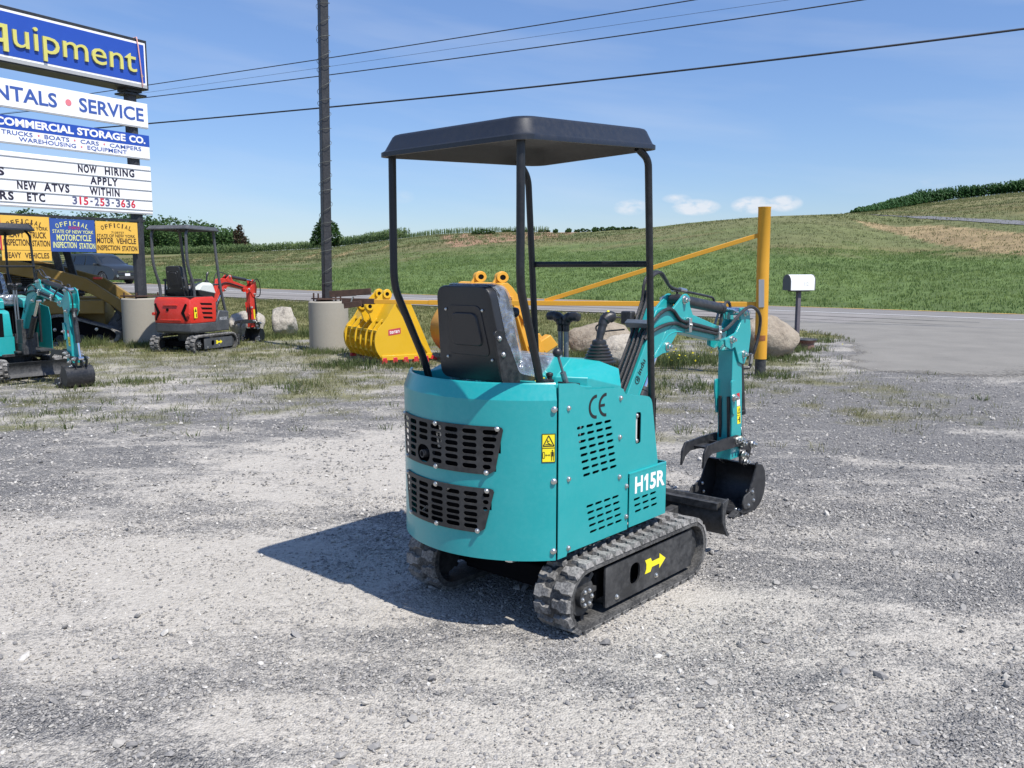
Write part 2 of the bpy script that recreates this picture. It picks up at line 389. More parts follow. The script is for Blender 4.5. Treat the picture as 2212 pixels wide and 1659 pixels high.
for px, py, sx, sy, a in ((300, 1230, 2.0, .75, .42), (60, 1160, 1.5, .6, .25), (820, 1030, 1.6, 1.2, .30), (560, 1000, 1.5, 1.0, .12), (420, 1560, .7, .25, .25), (880, 1560, .8, .3, .22), (1400, 1570, .9, .28, .22), (1650, 1330, 1.0, .45, .16), (1480, 1270, .5, .3, .25), (2050, 1330, .8, .5, .12),
                         (150, 1000, 2.2, 1.5, -.40), (480, 1110, 1.4, .55, -.30), (160, 1520, .65, .28, -.42), (2000, 980, 2.4, 2.0, -.30), (1750, 1080, 1.6, .9, -.18), (2120, 1240, .9, .5, -.30), (1560, 1480, .5, .22, -.28), (600, 1400, .6, .3, -.12), (1100, 1500, .6, .25, -.10), (2120, 1600, .35, .2, -.35), (1900, 1420, .5, .3, -.12), (2000, 850, 4, 2.2, -.38), (1700, 900, 2.0, 1.2, -.15), (700, 880, 4, 2, -.05)):
    gx, gy = ground_at(px, py); BLOBS.append((gx, gy, sx, sy, a))
def dust_at(X, Y):
    d = .53 + (fbm(X * .9 + Y * .35, Y * 1.6 - X * .3, 21, 4) - .5) * .85 + (fbm(X * 2.4 + Y, Y * 5.5, 31, 4) - .5) * .8
    for gx, gy, sx, sy, a in BLOBS: d = d + .95 * a * np.exp(-((X - gx) / sx) ** 2 - ((Y - gy) / sy) ** 2)
    d = d - .08 * sstep(8, 11, Y)
    return np.clip(d, 0, 1)
DRV = [(6.2, 25.6), (6.9, 23.6), (7.25, 21.9), (7.55, 20.2), (7.3, 18.5), (6.5, 16.2), (5.6, 14.2), (5.75, 13.5), (7.0, 13.25), (9, 12.9), (12, 12.4), (18, 11), (24, 9), (30, 9), (24, 17), (17.2, 23.5), (12.5, 27.5), (9, 27.6)]
def in_poly(X, Y, P):
    c = np.zeros(np.shape(X), bool); n = len(P)
    for i in range(n):
        (x0, y0), (x1, y1) = P[i], P[i - 1]; c ^= ((y0 > Y) != (y1 > Y)) & (X < (x1 - x0) * (Y - y0) / (y1 - y0 + 1e-12) + x0)
    return c
def veg_at(X, Y, off):
    """0 bare gravel .. 1 grass"""
    n = fbm(X * .8, Y * .8, 41, 4); n2 = fbm(X * 2.6, Y * 2.6, 47, 3)
    v = sstep(16.2, 18.6, Y + (n - .5) * 5 - np.clip(X - 3.5, 0, 3) * .6) * sstep(-4.9, -5.6, off)
    band = sstep(7.4, 9.6, Y + (n - .5) * 4.5) * (.30 + .70 * sstep(.42, .70, n * .4 + n2 * .6)) * sstep(6.5, 4.5, X + (n - .5) * 2)
    near = np.exp(-((Y - 15.2) / 1.6) ** 2) * .4 * sstep(5.5, 4, X)
    return np.clip(np.maximum(v, (band + near) * .85), 0, 1)
rows = np.concatenate([np.arange(-12, 1.2, .6), np.arange(1.2, 9, .042), np.arange(9, 20, .1), np.arange(20, 62, .34), np.arange(62, 300, 1.5), np.arange(300, 1500, 60)])
cs = np.linspace(-1.9, 1.9, 540)
GY, GC = np.meshgrid(rows, cs, indexing='ij'); GX = GC * (5 + .9 * np.maximum(GY, 0))
GZ = height(GX, GY); GO, _ = road_off(GX, GY)
def ground_cols(X, Y, Z, off):
    px, py = proj_px(X, np.maximum(Y, .5), Z)
    A = lambda *c: np.array(c)
    n1 = fbm(X * .05, Y * .05, 61, 4); n2 = fbm(X * .3, Y * .3, 67, 4); n3 = fbm(X * .03 + 9 + Y * .02, Y * .14 + X * .02, 71, 4); n4 = fbm(X * .05 + Y * .03, Y * .5, 72, 3)
    lush, olive, dry = A(.102, .150, .048), A(.122, .152, .056), A(.168, .156, .078)
    top = np.interp(px, [-400, 400, 640, 785, 950, 1109, 1250, 1450, 1700, 1900, 2212, 2700], [575, 575, 582, 566, 547, 532, 535, 535, 540, 545, 552, 560])
    up = sstep(-22, 26, top - py + (n2 - .5) * 30)
    c = lush * (.75 + .6 * n2[..., None]) * (1 - up[..., None]) + (olive * (1 - n3[..., None] * .7) + dry * n3[..., None] * .7) * up[..., None]
    dryb = np.clip(np.exp(-((py - top + 3) / 9.) ** 2) * sstep(1450, 1800, px) * .55 * n2 * 1.6 + up * sstep(.52, .75, n1) * .5, 0, 1)
    c = c * (.80 + .40 * n4[..., None])
    br = up * sstep(.50, .66, fbm(X * .035, Y * .22, 75, 4)) * .55
    c = c * (1 - br[..., None]) + A(.165, .125, .065) * br[..., None]
    c = c * (1 - dryb[..., None]) + A(.17, .135, .062) * dryb[..., None]
    stub = in_poly(px + (n2 - .5) * 40, py + (n2 - .5) * 8, [(1850, 476), (1935, 489), (2040, 489), (2120, 495), (2260, 508), (2700, 530), (2700, 600), (2260, 556), (2100, 541), (1990, 519), (1880, 490)])
    c = np.where(stub[..., None], A(.29, .22, .12) * (.65 + .7 * n2[..., None]), c)
    hay = sstep(472, 464, py) * sstep(1800, 1900, px) * (off > FAR) * sstep(.25, .7, fbm(X * .02, Y * .16, 73, 3))
    c = c * (1 - .7 * hay[..., None]) + A(.215, .19, .095) * .7 * hay[..., None]
    soil = in_poly(px, py, [(946, 509), (1000, 505), (1120, 502), (1245, 501), (1215, 512), (1100, 522), (985, 534)]) & (np.mod(px + (py - 500) * -1.6 + 3, 46) > 13)
    c = np.where(soil[..., None], A(.30, .19, .12), c)
    strips = in_poly(px, py, [(330, 556), (560, 552), (760, 535), (850, 520), (850, 530), (740, 556), (560, 575), (330, 575)]) & (np.mod(px * 1.0 + (py - 540) * 2.3, 58) < 15) & (n2 > .42)
    c = np.where(strips[..., None], A(.26, .20, .10), c)
    verge = A(.215, .185, .085) * (1 - n2[..., None]) * 1.15 + A(.115, .140, .050) * n2[..., None] * 1.15
    verge = np.where((Y < 16)[..., None], verge * .55 + A(.20, .19, .15) * .45, verge)
    d = dust_at(X, Y)[..., None]
    grav = A(.118, .117, .117) * (1 - d) + A(.415, .393, .358) * d
    v = veg_at(X, Y, off)[..., None]
    lotc = grav * (1 - v) + verge * v
    lotc = verge
    c = np.where((off < FAR)[..., None], lotc, c)
    return c, np.where(off < FAR, v[..., 0], 1.6)
GCOL, GV = ground_cols(GX, GY, GZ, GO)
nr, nc = GX.shape
idx = np.arange(nr * nc).reshape(nr, nc)
quads = np.stack([idx[:-1, :-1], idx[:-1, 1:], idx[1:, 1:], idx[1:, :-1]], -1).reshape(-1, 4)
def np_mesh(name, V, F, mats=(), smooth=False):
    V = np.asarray(V, np.float32); F = np.asarray(F, np.int32); k = F.shape[1]
    me = bpy.data.meshes.new(name); me.vertices.add(len(V)); me.vertices.foreach_set('co', V.ravel())
    me.loops.add(F.size); me.loops.foreach_set('vertex_index', F.ravel())
    me.polygons.add(len(F)); me.polygons.foreach_set('loop_start', np.arange(0, F.size, k, dtype=np.int32)); me.polygons.foreach_set('loop_total', np.full(len(F), k, np.int32))
    me.polygons.foreach_set('use_smooth', np.full(len(F), smooth))
    for q in mats: me.materials.append(q)
    me.update(calc_edges=True); return me
def cattr(me, name, C):
    a = me.attributes.new(name, 'FLOAT_COLOR', 'POINT'); a.data.foreach_set('color', np.concatenate([C, np.ones((len(C), 1))], 1).astype(np.float32).ravel())
def fattr(me, name, v):
    a = me.attributes.new(name, 'FLOAT', 'POINT'); a.data.foreach_set('value', np.asarray(v, np.float32).ravel())
GMAT, nt, nl, b = mk('gravel_and_grass')
tc = nt.new('ShaderNodeTexCoord').outputs['Object']
ac = nt.new('ShaderNodeAttribute'); ac.attribute_name = 'col'; av = nt.new('ShaderNodeAttribute'); av.attribute_name = 'veg'
vo = nt.new('ShaderNodeTexVoronoi'); vo.inputs['Scale'].default_value = 95; nl.new(tc, vo.inputs['Vector'])
vo2 = nt.new('ShaderNodeTexVoronoi'); vo2.inputs['Scale'].default_value = 38; nl.new(tc, vo2.inputs['Vector'])
sx = nt.new('ShaderNodeSeparateColor'); nl.new(vo.outputs['Color'], sx.inputs[0]); sx2 = nt.new('ShaderNodeSeparateColor'); nl.new(vo2.outputs['Color'], sx2.inputs[0])
nf = noise_node(nt, nl, tc, 9, 6, .7); nfar = noise_node(nt, nl, tc, .9, 6, .75); nbl = noise_node(nt, nl, tc, 160, 3, .6)
st = mth(nt, nl, 'ADD', mth(nt, nl, 'MULTIPLY', sx.outputs[0], .55), mth(nt, nl, 'MULTIPLY', sx2.outputs[0], .45))
ad = nt.new('ShaderNodeAttribute'); ad.attribute_name = 'dust'; dcoarse = mth(nt, nl, 'SUBTRACT', 1.25, ad.outputs['Fac'])
vo3 = nt.new('ShaderNodeTexVoronoi'); vo3.inputs['Scale'].default_value = 210; nl.new(tc, vo3.inputs['Vector']); sx3 = nt.new('ShaderNodeSeparateColor'); nl.new(vo3.outputs['Color'], sx3.inputs[0])
st = mth(nt, nl, 'ADD', mth(nt, nl, 'MULTIPLY', st, .65), mth(nt, nl, 'MULTIPLY', sx3.outputs[0], .35))
nm = noise_node(nt, nl, tc, 30, 4, .65)
def lin(a, k, c): return mth(nt, nl, 'ADD', mth(nt, nl, 'MULTIPLY', a, k), c)
dd = mth(nt, nl, 'ADD', mth(nt, nl, 'ADD', ad.outputs['Fac'], lin(nf, .6, -.3)), mth(nt, nl, 'ADD', lin(nm, .5, -.25), lin(st, .45, -.225)))
dm = ramp(nt, nl, dd, [(.26, (0, 0, 0)), (.70, (1, 1, 1))])
gcol = ramp(nt, nl, mth(nt, nl, 'ADD', lin(st, .8, .0), lin(nf, .3, -.05)), [(.2, (.128, .126, .126)), (.5, (.215, .21, .204)), (.8, (.36, .345, .32))])
dcol = ramp(nt, nl, mth(nt, nl, 'ADD', lin(st, .5, 0), lin(nm, .5, 0)), [(.25, (.305, .285, .252)), (.5, (.412, .386, .342)), (.8, (.505, .477, .43))])
lot = mixc(nt, nl, dm, gcol, dcol)
vv = mth(nt, nl, 'ADD', mth(nt, nl, 'MULTIPLY', nfar, 1.1), mth(nt, nl, 'ADD', mth(nt, nl, 'MULTIPLY', nf, .7), .12))
grass = mixc(nt, nl, 1.0, ac.outputs['Color'], vv, 'MULTIPLY')
vf = ramp(nt, nl, mth(nt, nl, 'ADD', av.outputs['Fac'], mth(nt, nl, 'ADD', lin(nf, .7, -.35), lin(nm, .4, -.2))), [(.28, (0, 0, 0)), (.85, (1, 1, 1))])
nl.new(mixc(nt, nl, vf, lot, grass), b.inputs['Base Color'])
b.inputs['Roughness'].default_value = .9; b.inputs['Specular IOR Level'].default_value = .2
bp = nt.new('ShaderNodeBump'); bp.inputs['Strength'].default_value = .75; bp.inputs['Distance'].default_value = .012
nl.new(mth(nt, nl, 'SUBTRACT', .95, mth(nt, nl, 'MULTIPLY', dm, .5)), bp.inputs['Strength'])
nl.new(mth(nt, nl, 'ADD', mth(nt, nl, 'MULTIPLY', vo.outputs['Distance'], -1.6), mth(nt, nl, 'ADD', mth(nt, nl, 'MULTIPLY', vo2.outputs['Distance'], -1.8), mth(nt, nl, 'ADD', nf, mth(nt, nl, 'MULTIPLY', nbl, .4)))), bp.inputs['Height']); nl.new(bp.outputs[0], b.inputs['Normal'])
gme = np_mesh('ground', np.stack([GX, GY, GZ], -1).reshape(-1, 3), quads, [GMAT], True)
cattr(gme, 'col', GCOL.reshape(-1, 3)); fattr(gme, 'veg', GV); fattr(gme, 'dust', dust_at(GX, GY))
tag(link('ground', gme, None), kind='structure')

# road, driveway, markings
def asphalt(name, col, scale=1.0):
    m, nt, nl, b = mk(name); tc = nt.new('ShaderNodeTexCoord').outputs['Object']
    a = noise_node(nt, nl, tc, 1.1 * scale, 5, .6); g = noise_node(nt, nl, tc, 55, 4, .75)
    f = mth(nt, nl, 'ADD', mth(nt, nl, 'MULTIPLY', a, .5), mth(nt, nl, 'MULTIPLY', g, .5))
    nl.new(ramp(nt, nl, f, [(.3, tuple(c * .72 for c in col)), (.7, tuple(c * 1.22 for c in col))]), b.inputs['Base Color']); b.inputs['Roughness'].default_value = .85
    bp = nt.new('ShaderNodeBump'); bp.inputs['Strength'].default_value = .3; bp.inputs['Distance'].default_value = .01; nl.new(g, bp.inputs['Height']); nl.new(bp.outputs[0], b.inputs['Normal']); return m
ASPH = asphalt('road_asphalt', (.185, .175, .165)); SHLD = asphalt('shoulder_asphalt', (.225, .21, .195)); DRVM = asphalt('driveway_asphalt', (.200, .189, .166)); TAR = asphalt('tar_seam', (.06, .06, .06))
WPAINT = surf('road_white', (.74, .74, .72), .6, var=.08); YPAINT = surf('road_yellow', (.62, .36, .03), .6, var=.08)
_T = np.gradient(WP[:, :2], axis=0); _T /= np.linalg.norm(_T, axis=1)[:, None]; _N = np.stack([-_T[:, 1], _T[:, 0]], 1)
if _N[len(_N) // 2, 1] < 0: _N = -_N
def strip_sheet(name, o0, o1, dz, mat, parent=None, i0=0, i1=None, jag=0, kind='structure'):
    i1 = i1 or len(WP); V = []; K = 6
    offs = np.linspace(o0, o1, K)
    for i in range(i0, i1):
        for j, o in enumerate(offs):
            if jag and j == 0: o = o + random.uniform(-jag, jag)
            q = WP[i, :2] + _N[i] * o; V.append((q[0], q[1], WP[i, 2] + dz - max(0, o - 3.5) * .05))
    n = i1 - i0; F = [(a * K + b_, a * K + b_ + 1, (a + 1) * K + b_ + 1, (a + 1) * K + b_) for a in range(n - 1) for b_ in range(K - 1)]
    o = link(name, np_mesh(name, V, F, [mat], True), None, parent)
    return tag(o, kind=kind)
def dense(P, k):
    out = []
    for a, b in zip(P[:-1], P[1:]): out += [a + (b - a) * j / k for j in range(k)]
    return np.array(out + [P[-1]])
WP = dense(WP, 6); _T = np.gradient(WP[:, :2], axis=0); _T /= np.linalg.norm(_T, axis=1)[:, None]; _N = np.stack([-_T[:, 1], _T[:, 0]], 1)
if _N[len(_N) // 2, 1] < 0: _N = -_N
strip_sheet('road', -.35, FAR, .0, ASPH); strip_sheet('road_shoulder', -5.0, -.35, -.002, SHLD, jag=.12)
strip_sheet('road_edge_line', -.06, .09, .006, WPAINT)
strip_sheet('tar_seam', -2.36, -2.22, .004, TAR, jag=.05); strip_sheet('tar_seam', -4.05, -3.99, .004, TAR, jag=.04)
strip_sheet('road_centre_line', 3.30, 3.42, .006, YPAINT)
k = 0
mb = MB()
for i in range(0, len(WP) - 6, 8):
    a, c = i, i + 4
    pts = [(*(WP[q, :2] + _N[q] * o), WP[q, 2] + .006 - .008) for q in range(a, c + 1) for o in (3.56, 3.68)]
    mb.add(pts, [(2 * j, 2 * j + 1, 2 * j + 3, 2 * j + 2) for j in range(c - a)])
tag(link('road_passing_line', mb.mesh('road_passing_line', YPAINT), None), kind='structure')
gx = np.arange(4.4, 31, .14); gy = np.arange(8.0, 29, .14); DX, DY = np.meshgrid(gx, gy, indexing='ij'); sdf = np.full(DX.shape, 9.)
for (x0, y0), (x1, y1) in zip(DRV, DRV[1:] + DRV[:1]):
    t = np.clip(((DX - x0) * (x1 - x0) + (DY - y0) * (y1 - y0)) / ((x1 - x0) ** 2 + (y1 - y0) ** 2), 0, 1); sdf = np.minimum(sdf, np.hypot(DX - x0 - t * (x1 - x0), DY - y0 - t * (y1 - y0)))
sdf = np.where(in_poly(DX, DY, DRV), sdf, -sdf); soft = 1 + 6.5 * sstep(5.6, 8, DX) * sstep(16, 14, DY)   # the asphalt crumbles into gravel along the yard side
edge = sdf / soft + .12 + (fbm(DX * 1.3, DY * 1.3, 91, 4) - .5) * .5
nxg, nyg = DX.shape; di = np.arange(DX.size).reshape(DX.shape); ok = (edge[:-1, :-1] > -.25) | (edge[1:, 1:] > -.25)
F = np.stack([di[:-1, :-1], di[1:, :-1], di[1:, 1:], di[:-1, 1:]], -1)[ok]; used = np.unique(F); remap = np.full(DX.size, -1); remap[used] = np.arange(len(used))
me = np_mesh('driveway', np.stack([DX, DY, np.maximum(height(DX, DY), 0) * 0 + .006], -1).reshape(-1, 3)[used], remap[F], [DRVM], True); fattr(me, 'edge', edge.ravel()[used])
nt, nl = DRVM.node_tree.nodes, DRVM.node_tree.links; b = nt['Principled BSDF']; ae = nt.new('ShaderNodeAttribute'); ae.attribute_name = 'edge'; tcd = nt.new('ShaderNodeTexCoord').outputs['Object']
nl.new(ramp(nt, nl, mth(nt, nl, 'ADD', ae.outputs['Fac'], mth(nt, nl, 'ADD', mth(nt, nl, 'MULTIPLY', noise_node(nt, nl, tcd, 14, 5, .75), 1.1), -.45)), [(.0, (0, 0, 0)), (.22, (1, 1, 1))]), b.inputs['Alpha'])
tag(link('driveway', me, None), kind='structure')
# gravel lane across the hill
LN = []
for px, py in ((1880, 464.5), (1920, 466.5), (1990, 470), (2060, 474), (2140, 478.5), (2212, 483.5), (2300, 490), (2420, 500)):
    t = (px - 1106) / 1906; ys = np.linspace(45, 175, 700); zz = height(t * ys, ys); _, pp = proj_px(t * ys, ys, zz); k = int(np.argmin(np.abs(pp - py))); LN.append((t * ys[k], ys[k]))
LN = smooth_path([(x, y, 0) for x, y in LN], 6); V = []
for i, p in enumerate(LN):
    a = (LN[min(i + 1, len(LN) - 1)] - LN[max(i - 1, 0)]).normalized(); nrm = Vector((-a.y, a.x, 0))
    for s_ in (-.95, -.5, 0, .5, .95): q = p + nrm * s_; V.append((q.x, q.y, float(height(np.array([q.x]), np.array([q.y]))[0]) + .05))
F = [(i * 5 + j, i * 5 + j + 1, i * 5 + j + 6, i * 5 + j + 5) for i in range(len(LN) - 1) for j in range(4)]
tag(link('farm_lane', np_mesh('farm_lane', V, F, [asphalt('lane_gravel', (.155, .155, .16))], True), None), kind='structure')
# plastic film over the seat
FILM, nt, nl, b = mk('clear_film')
tcf = nt.new('ShaderNodeTexCoord').outputs['Object']
gl = nt.new('ShaderNodeBsdfGlossy'); gl.inputs['Roughness'].default_value = .16; gl.inputs['Color'].default_value = (.85, .9, .95, 1)
df = nt.new('ShaderNodeBsdfDiffuse'); df.inputs['Color'].default_value = (.55, .6, .66, 1)
tr = nt.new('ShaderNodeBsdfTransparent')
bp = nt.new('ShaderNodeBump'); bp.inputs['Strength'].default_value = 1.0; bp.inputs['Distance'].default_value = .03
fn = noise_node(nt, nl, tcf, 16, 3, .6); nl.new(fn, bp.inputs['Height']); nl.new(bp.outputs[0], gl.inputs['Normal'])
mx0 = nt.new('ShaderNodeMixShader'); mx0.inputs[0].default_value = .45; nl.new(gl.outputs[0], mx0.inputs[1]); nl.new(df.outputs[0], mx0.inputs[2])
mx = nt.new('ShaderNodeMixShader'); nl.new(ramp(nt, nl, fn, [(.35, (.16, .16, .16)), (.7, (.72, .72, .72))]), mx.inputs[0]); nl.new(tr.outputs[0], mx.inputs[1]); nl.new(mx0.outputs[0], mx.inputs[2])
nl.new(mx.outputs[0], nt['Material Output'].inputs[0])
GLASS, nt, nl, b = mk('window_glass'); b.inputs['Base Color'].default_value = (.012, .016, .02, 1); b.inputs['Roughness'].default_value = .05; b.inputs['Coat Weight'].default_value = .5

_b = MB(); _b.lathe([(.012, 0), (.012, .002), (.0095, .003), (.0095, .007), (.007, .0095), (.001, .0105)], n=10)
BOLT_ME = _b.mesh('bolt', ZINC)
_b = MB(); _b.lathe([(.026, 0), (.026, .004), (.019, .004)], n=14); _b.lathe([(.0195, .004), (.0195, .020), (.016, .022)], n=6); _b.lathe([(.011, .02), (.011, .034), (.008, .036)], n=10)
NUT_ME = _b.mesh('pin_nut', ZINC)
def orient(o, d): o.rotation_euler = Vector(d).to_track_quat('Z', 'Y').to_euler()
def bolt(p, d, parent, me=None, sc=1.0, name='bolt'):
    o = link(name, me or BOLT_ME, None, parent, p); orient(o, d); o.scale = (sc, sc, sc); return o
def MY(y): return .06 - y

def belt_path(xr, xf, zc, r, n=12):
    pts = [(xr + (xf - xr) * i / 10, zc + r) for i in range(10)]
    pts += [(xf + r * math.sin(PI * i / n), zc + r * math.cos(PI * i / n)) for i in range(n)]
    pts += [(xf + (xr - xf) * i / 10, zc - r) for i in range(10)]
    pts += [(xr - r * math.sin(PI * i / n), zc - r * math.cos(PI * i / n)) for i in range(n)]
    return pts
def along(xr, xf, zc, r, s):
    L = xf - xr; A = PI * r; T = 2 * L + 2 * A; s %= T
    if s < L: return (xr + s, zc + r), (0, 1), (1, 0)
    s -= L
    if s < A: a = s / r; return (xf + r * math.sin(a), zc + r * math.cos(a)), (math.sin(a), math.cos(a)), (math.cos(a), -math.sin(a))
    s -= A
    if s < L: return (xf - s, zc - r), (0, -1), (-1, 0)
    s -= L; a = s / r
    return (xr - r * math.sin(a), zc - r * math.cos(a)), (-math.sin(a), -math.cos(a)), (-math.cos(a), math.sin(a))
def make_track(root, y0, y1, xr, xf, zc, r, plate_mat, arrow=True, detail=True):
    """y0 outer side, y1 inner side"""
    sg = 1 if y1 > y0 else -1
    pts = belt_path(xr, xf, zc, r); n = len(pts); m = MB()
    inn = belt_path(xr, xf, zc, r - .026)
    v = [(x, y0, z) for x, z in pts] + [(x, y1, z) for x, z in pts] + [(x, y1, z) for x, z in inn] + [(x, y0, z) for x, z in inn]
    f = []
    for k in range(4):
        for i in range(n):
            j = (i + 1) % n; a, c = k * n, ((k + 1) % 4) * n; f.append((a + i, a + j, c + j, c + i))
    m.add(v, f)
    T = 2 * (xf - xr) + 2 * PI * r; N = 36 if detail else 30; w = y1 - y0; st = T / N
    for row in (0, 1):
        for i in range(N):
            s0 = (i + .5 * row) * st; ya = y0 + w * (.0 if row == 0 else .535); yb = y0 + w * (.465 if row == 0 else 1.0)
            if row == 0: ya -= sg * .004
            lo, hi = [], []
            shp = [(-.40, 0), (.40, 0), (.46, .45), (.26, .62), (.26, 1), (-.28, 1), (-.28, .62), (-.46, .45)]
            for q, h, sc in ((lo, -.004, 1.06), (hi, .017, .80)):
                for a, c in shp:
                    cc = c if row == 0 else 1 - c
                    p, nr, tg = along(xr, xf, zc, r, s0 + a * st * sc * .92)
                    cc = .5 + (cc - .5) * (1.0 if h < 0 else .86)
                    q.append((p[0] + nr[0] * h, ya + (yb - ya) * cc, p[1] + nr[1] * h))
            m.loft([lo, hi], 1)
    belt = m.build('track_belt', [RUBB, RUBBER], root, ang=25)
    # side frame plate with an oval hole
    po = y0 + sg * .020
    sk = .03
    out = rpoly([(xr + .145, zc - .095), (xf + .02, zc - .095), (xf + .02, zc + .098), (xr + .145, zc + .098)], .012)
    hole = rpoly([(xr + .345, zc - .045), (xr + .43, zc - .045), (xr + .43, zc + .058), (xr + .345, zc + .058)], .04)
    fr = plate('track_frame', out, [hole], .010, lambda u, v_, w_: (u, po + w_, v_), plate_mat, root)
    m = MB(); m.bb((xr + .14, min(po + sg * .05, y1 - sg * .02), zc - .07), (xf + .015, max(po + sg * .05, y1 - sg * .02), zc + .07)); m.build('track_beam', DARK, root, .008)
    if detail:
        m = MB(); c0 = (xr, y0 + sg * .035, zc)
        for i in range(9):
            a = 2 * PI * i / 9
            m.prism([(xr + .075 * math.cos(a - .2), zc + .075 * math.sin(a - .2)), (xr + .125 * math.cos(a - .09), zc + .125 * math.sin(a - .09)), (xr + .125 * math.cos(a + .09), zc + .125 * math.sin(a + .09)), (xr + .075 * math.cos(a + .2), zc + .075 * math.sin(a + .2))], y0 + sg * .05, y0 + sg * .11)
        m.cyl((xr, y0 + sg * .04, zc), (xr, y0 + sg * .13, zc), .088, n=24); m.cyl((xr, y0 + sg * .012, zc), (xr, y0 + sg * .04, zc), .05, n=18)
        sp = m.build('sprocket', BLACKM, root, .002)
        for i in range(6): bolt((xr + .034 * math.cos(i * PI / 3), y0 + sg * .012, zc + .034 * math.sin(i * PI / 3)), (0, -sg, 0), sp, sc=.9)
        m = MB(); m.cyl((xf, y0 + sg * .035, zc), (xf, y1 - sg * .03, zc), .105, n=28); m.cyl((xf, y0 + sg * .02, zc), (xf, y0 + sg * .036, zc), .04, n=16); m.build('idler', BLACKM, root, .004)
        for i in range(3):
            m = MB(); x = xr + .24 + i * (xf - xr - .42) / 2; m.cyl((x, y0 + sg * .045, zc - .085), (x, y1 - sg * .03, zc - .085), .034, n=16); m.build('roller', BLACKM, root)
        for x, z in ((xr + .235, zc - .065), (xr + .575, zc - .055)): bolt((x, po - sg * .004, z), (0, -sg, 0), fr, sc=1.1)
    if arrow:
        ax = xr + .485; az = zc + .012; L = .175; fl = sg
        A = [(0, .012), (-.012, .034), (.038, .034), (.05, .014), (.118, .014), (.118, .038), (L, 0), (.118, -.038), (.118, -.014), (.05, -.014), (.038, -.034), (-.012, -.034), (0, -.012)]
        tl = .0
        m = MB(); m.prism([(ax + u, az + v_) for u, v_ in A], po - sg * .0055, po - sg * .0066); m.build('arrow_decal', DECALY, fr)
    return belt

def hose(root, pts, r=.0095, k=6, name='hose', mat=None):
    m = MB(); m.tube(smooth_path(pts, k), r, 8); return m.build(name, mat or HOSE, root)

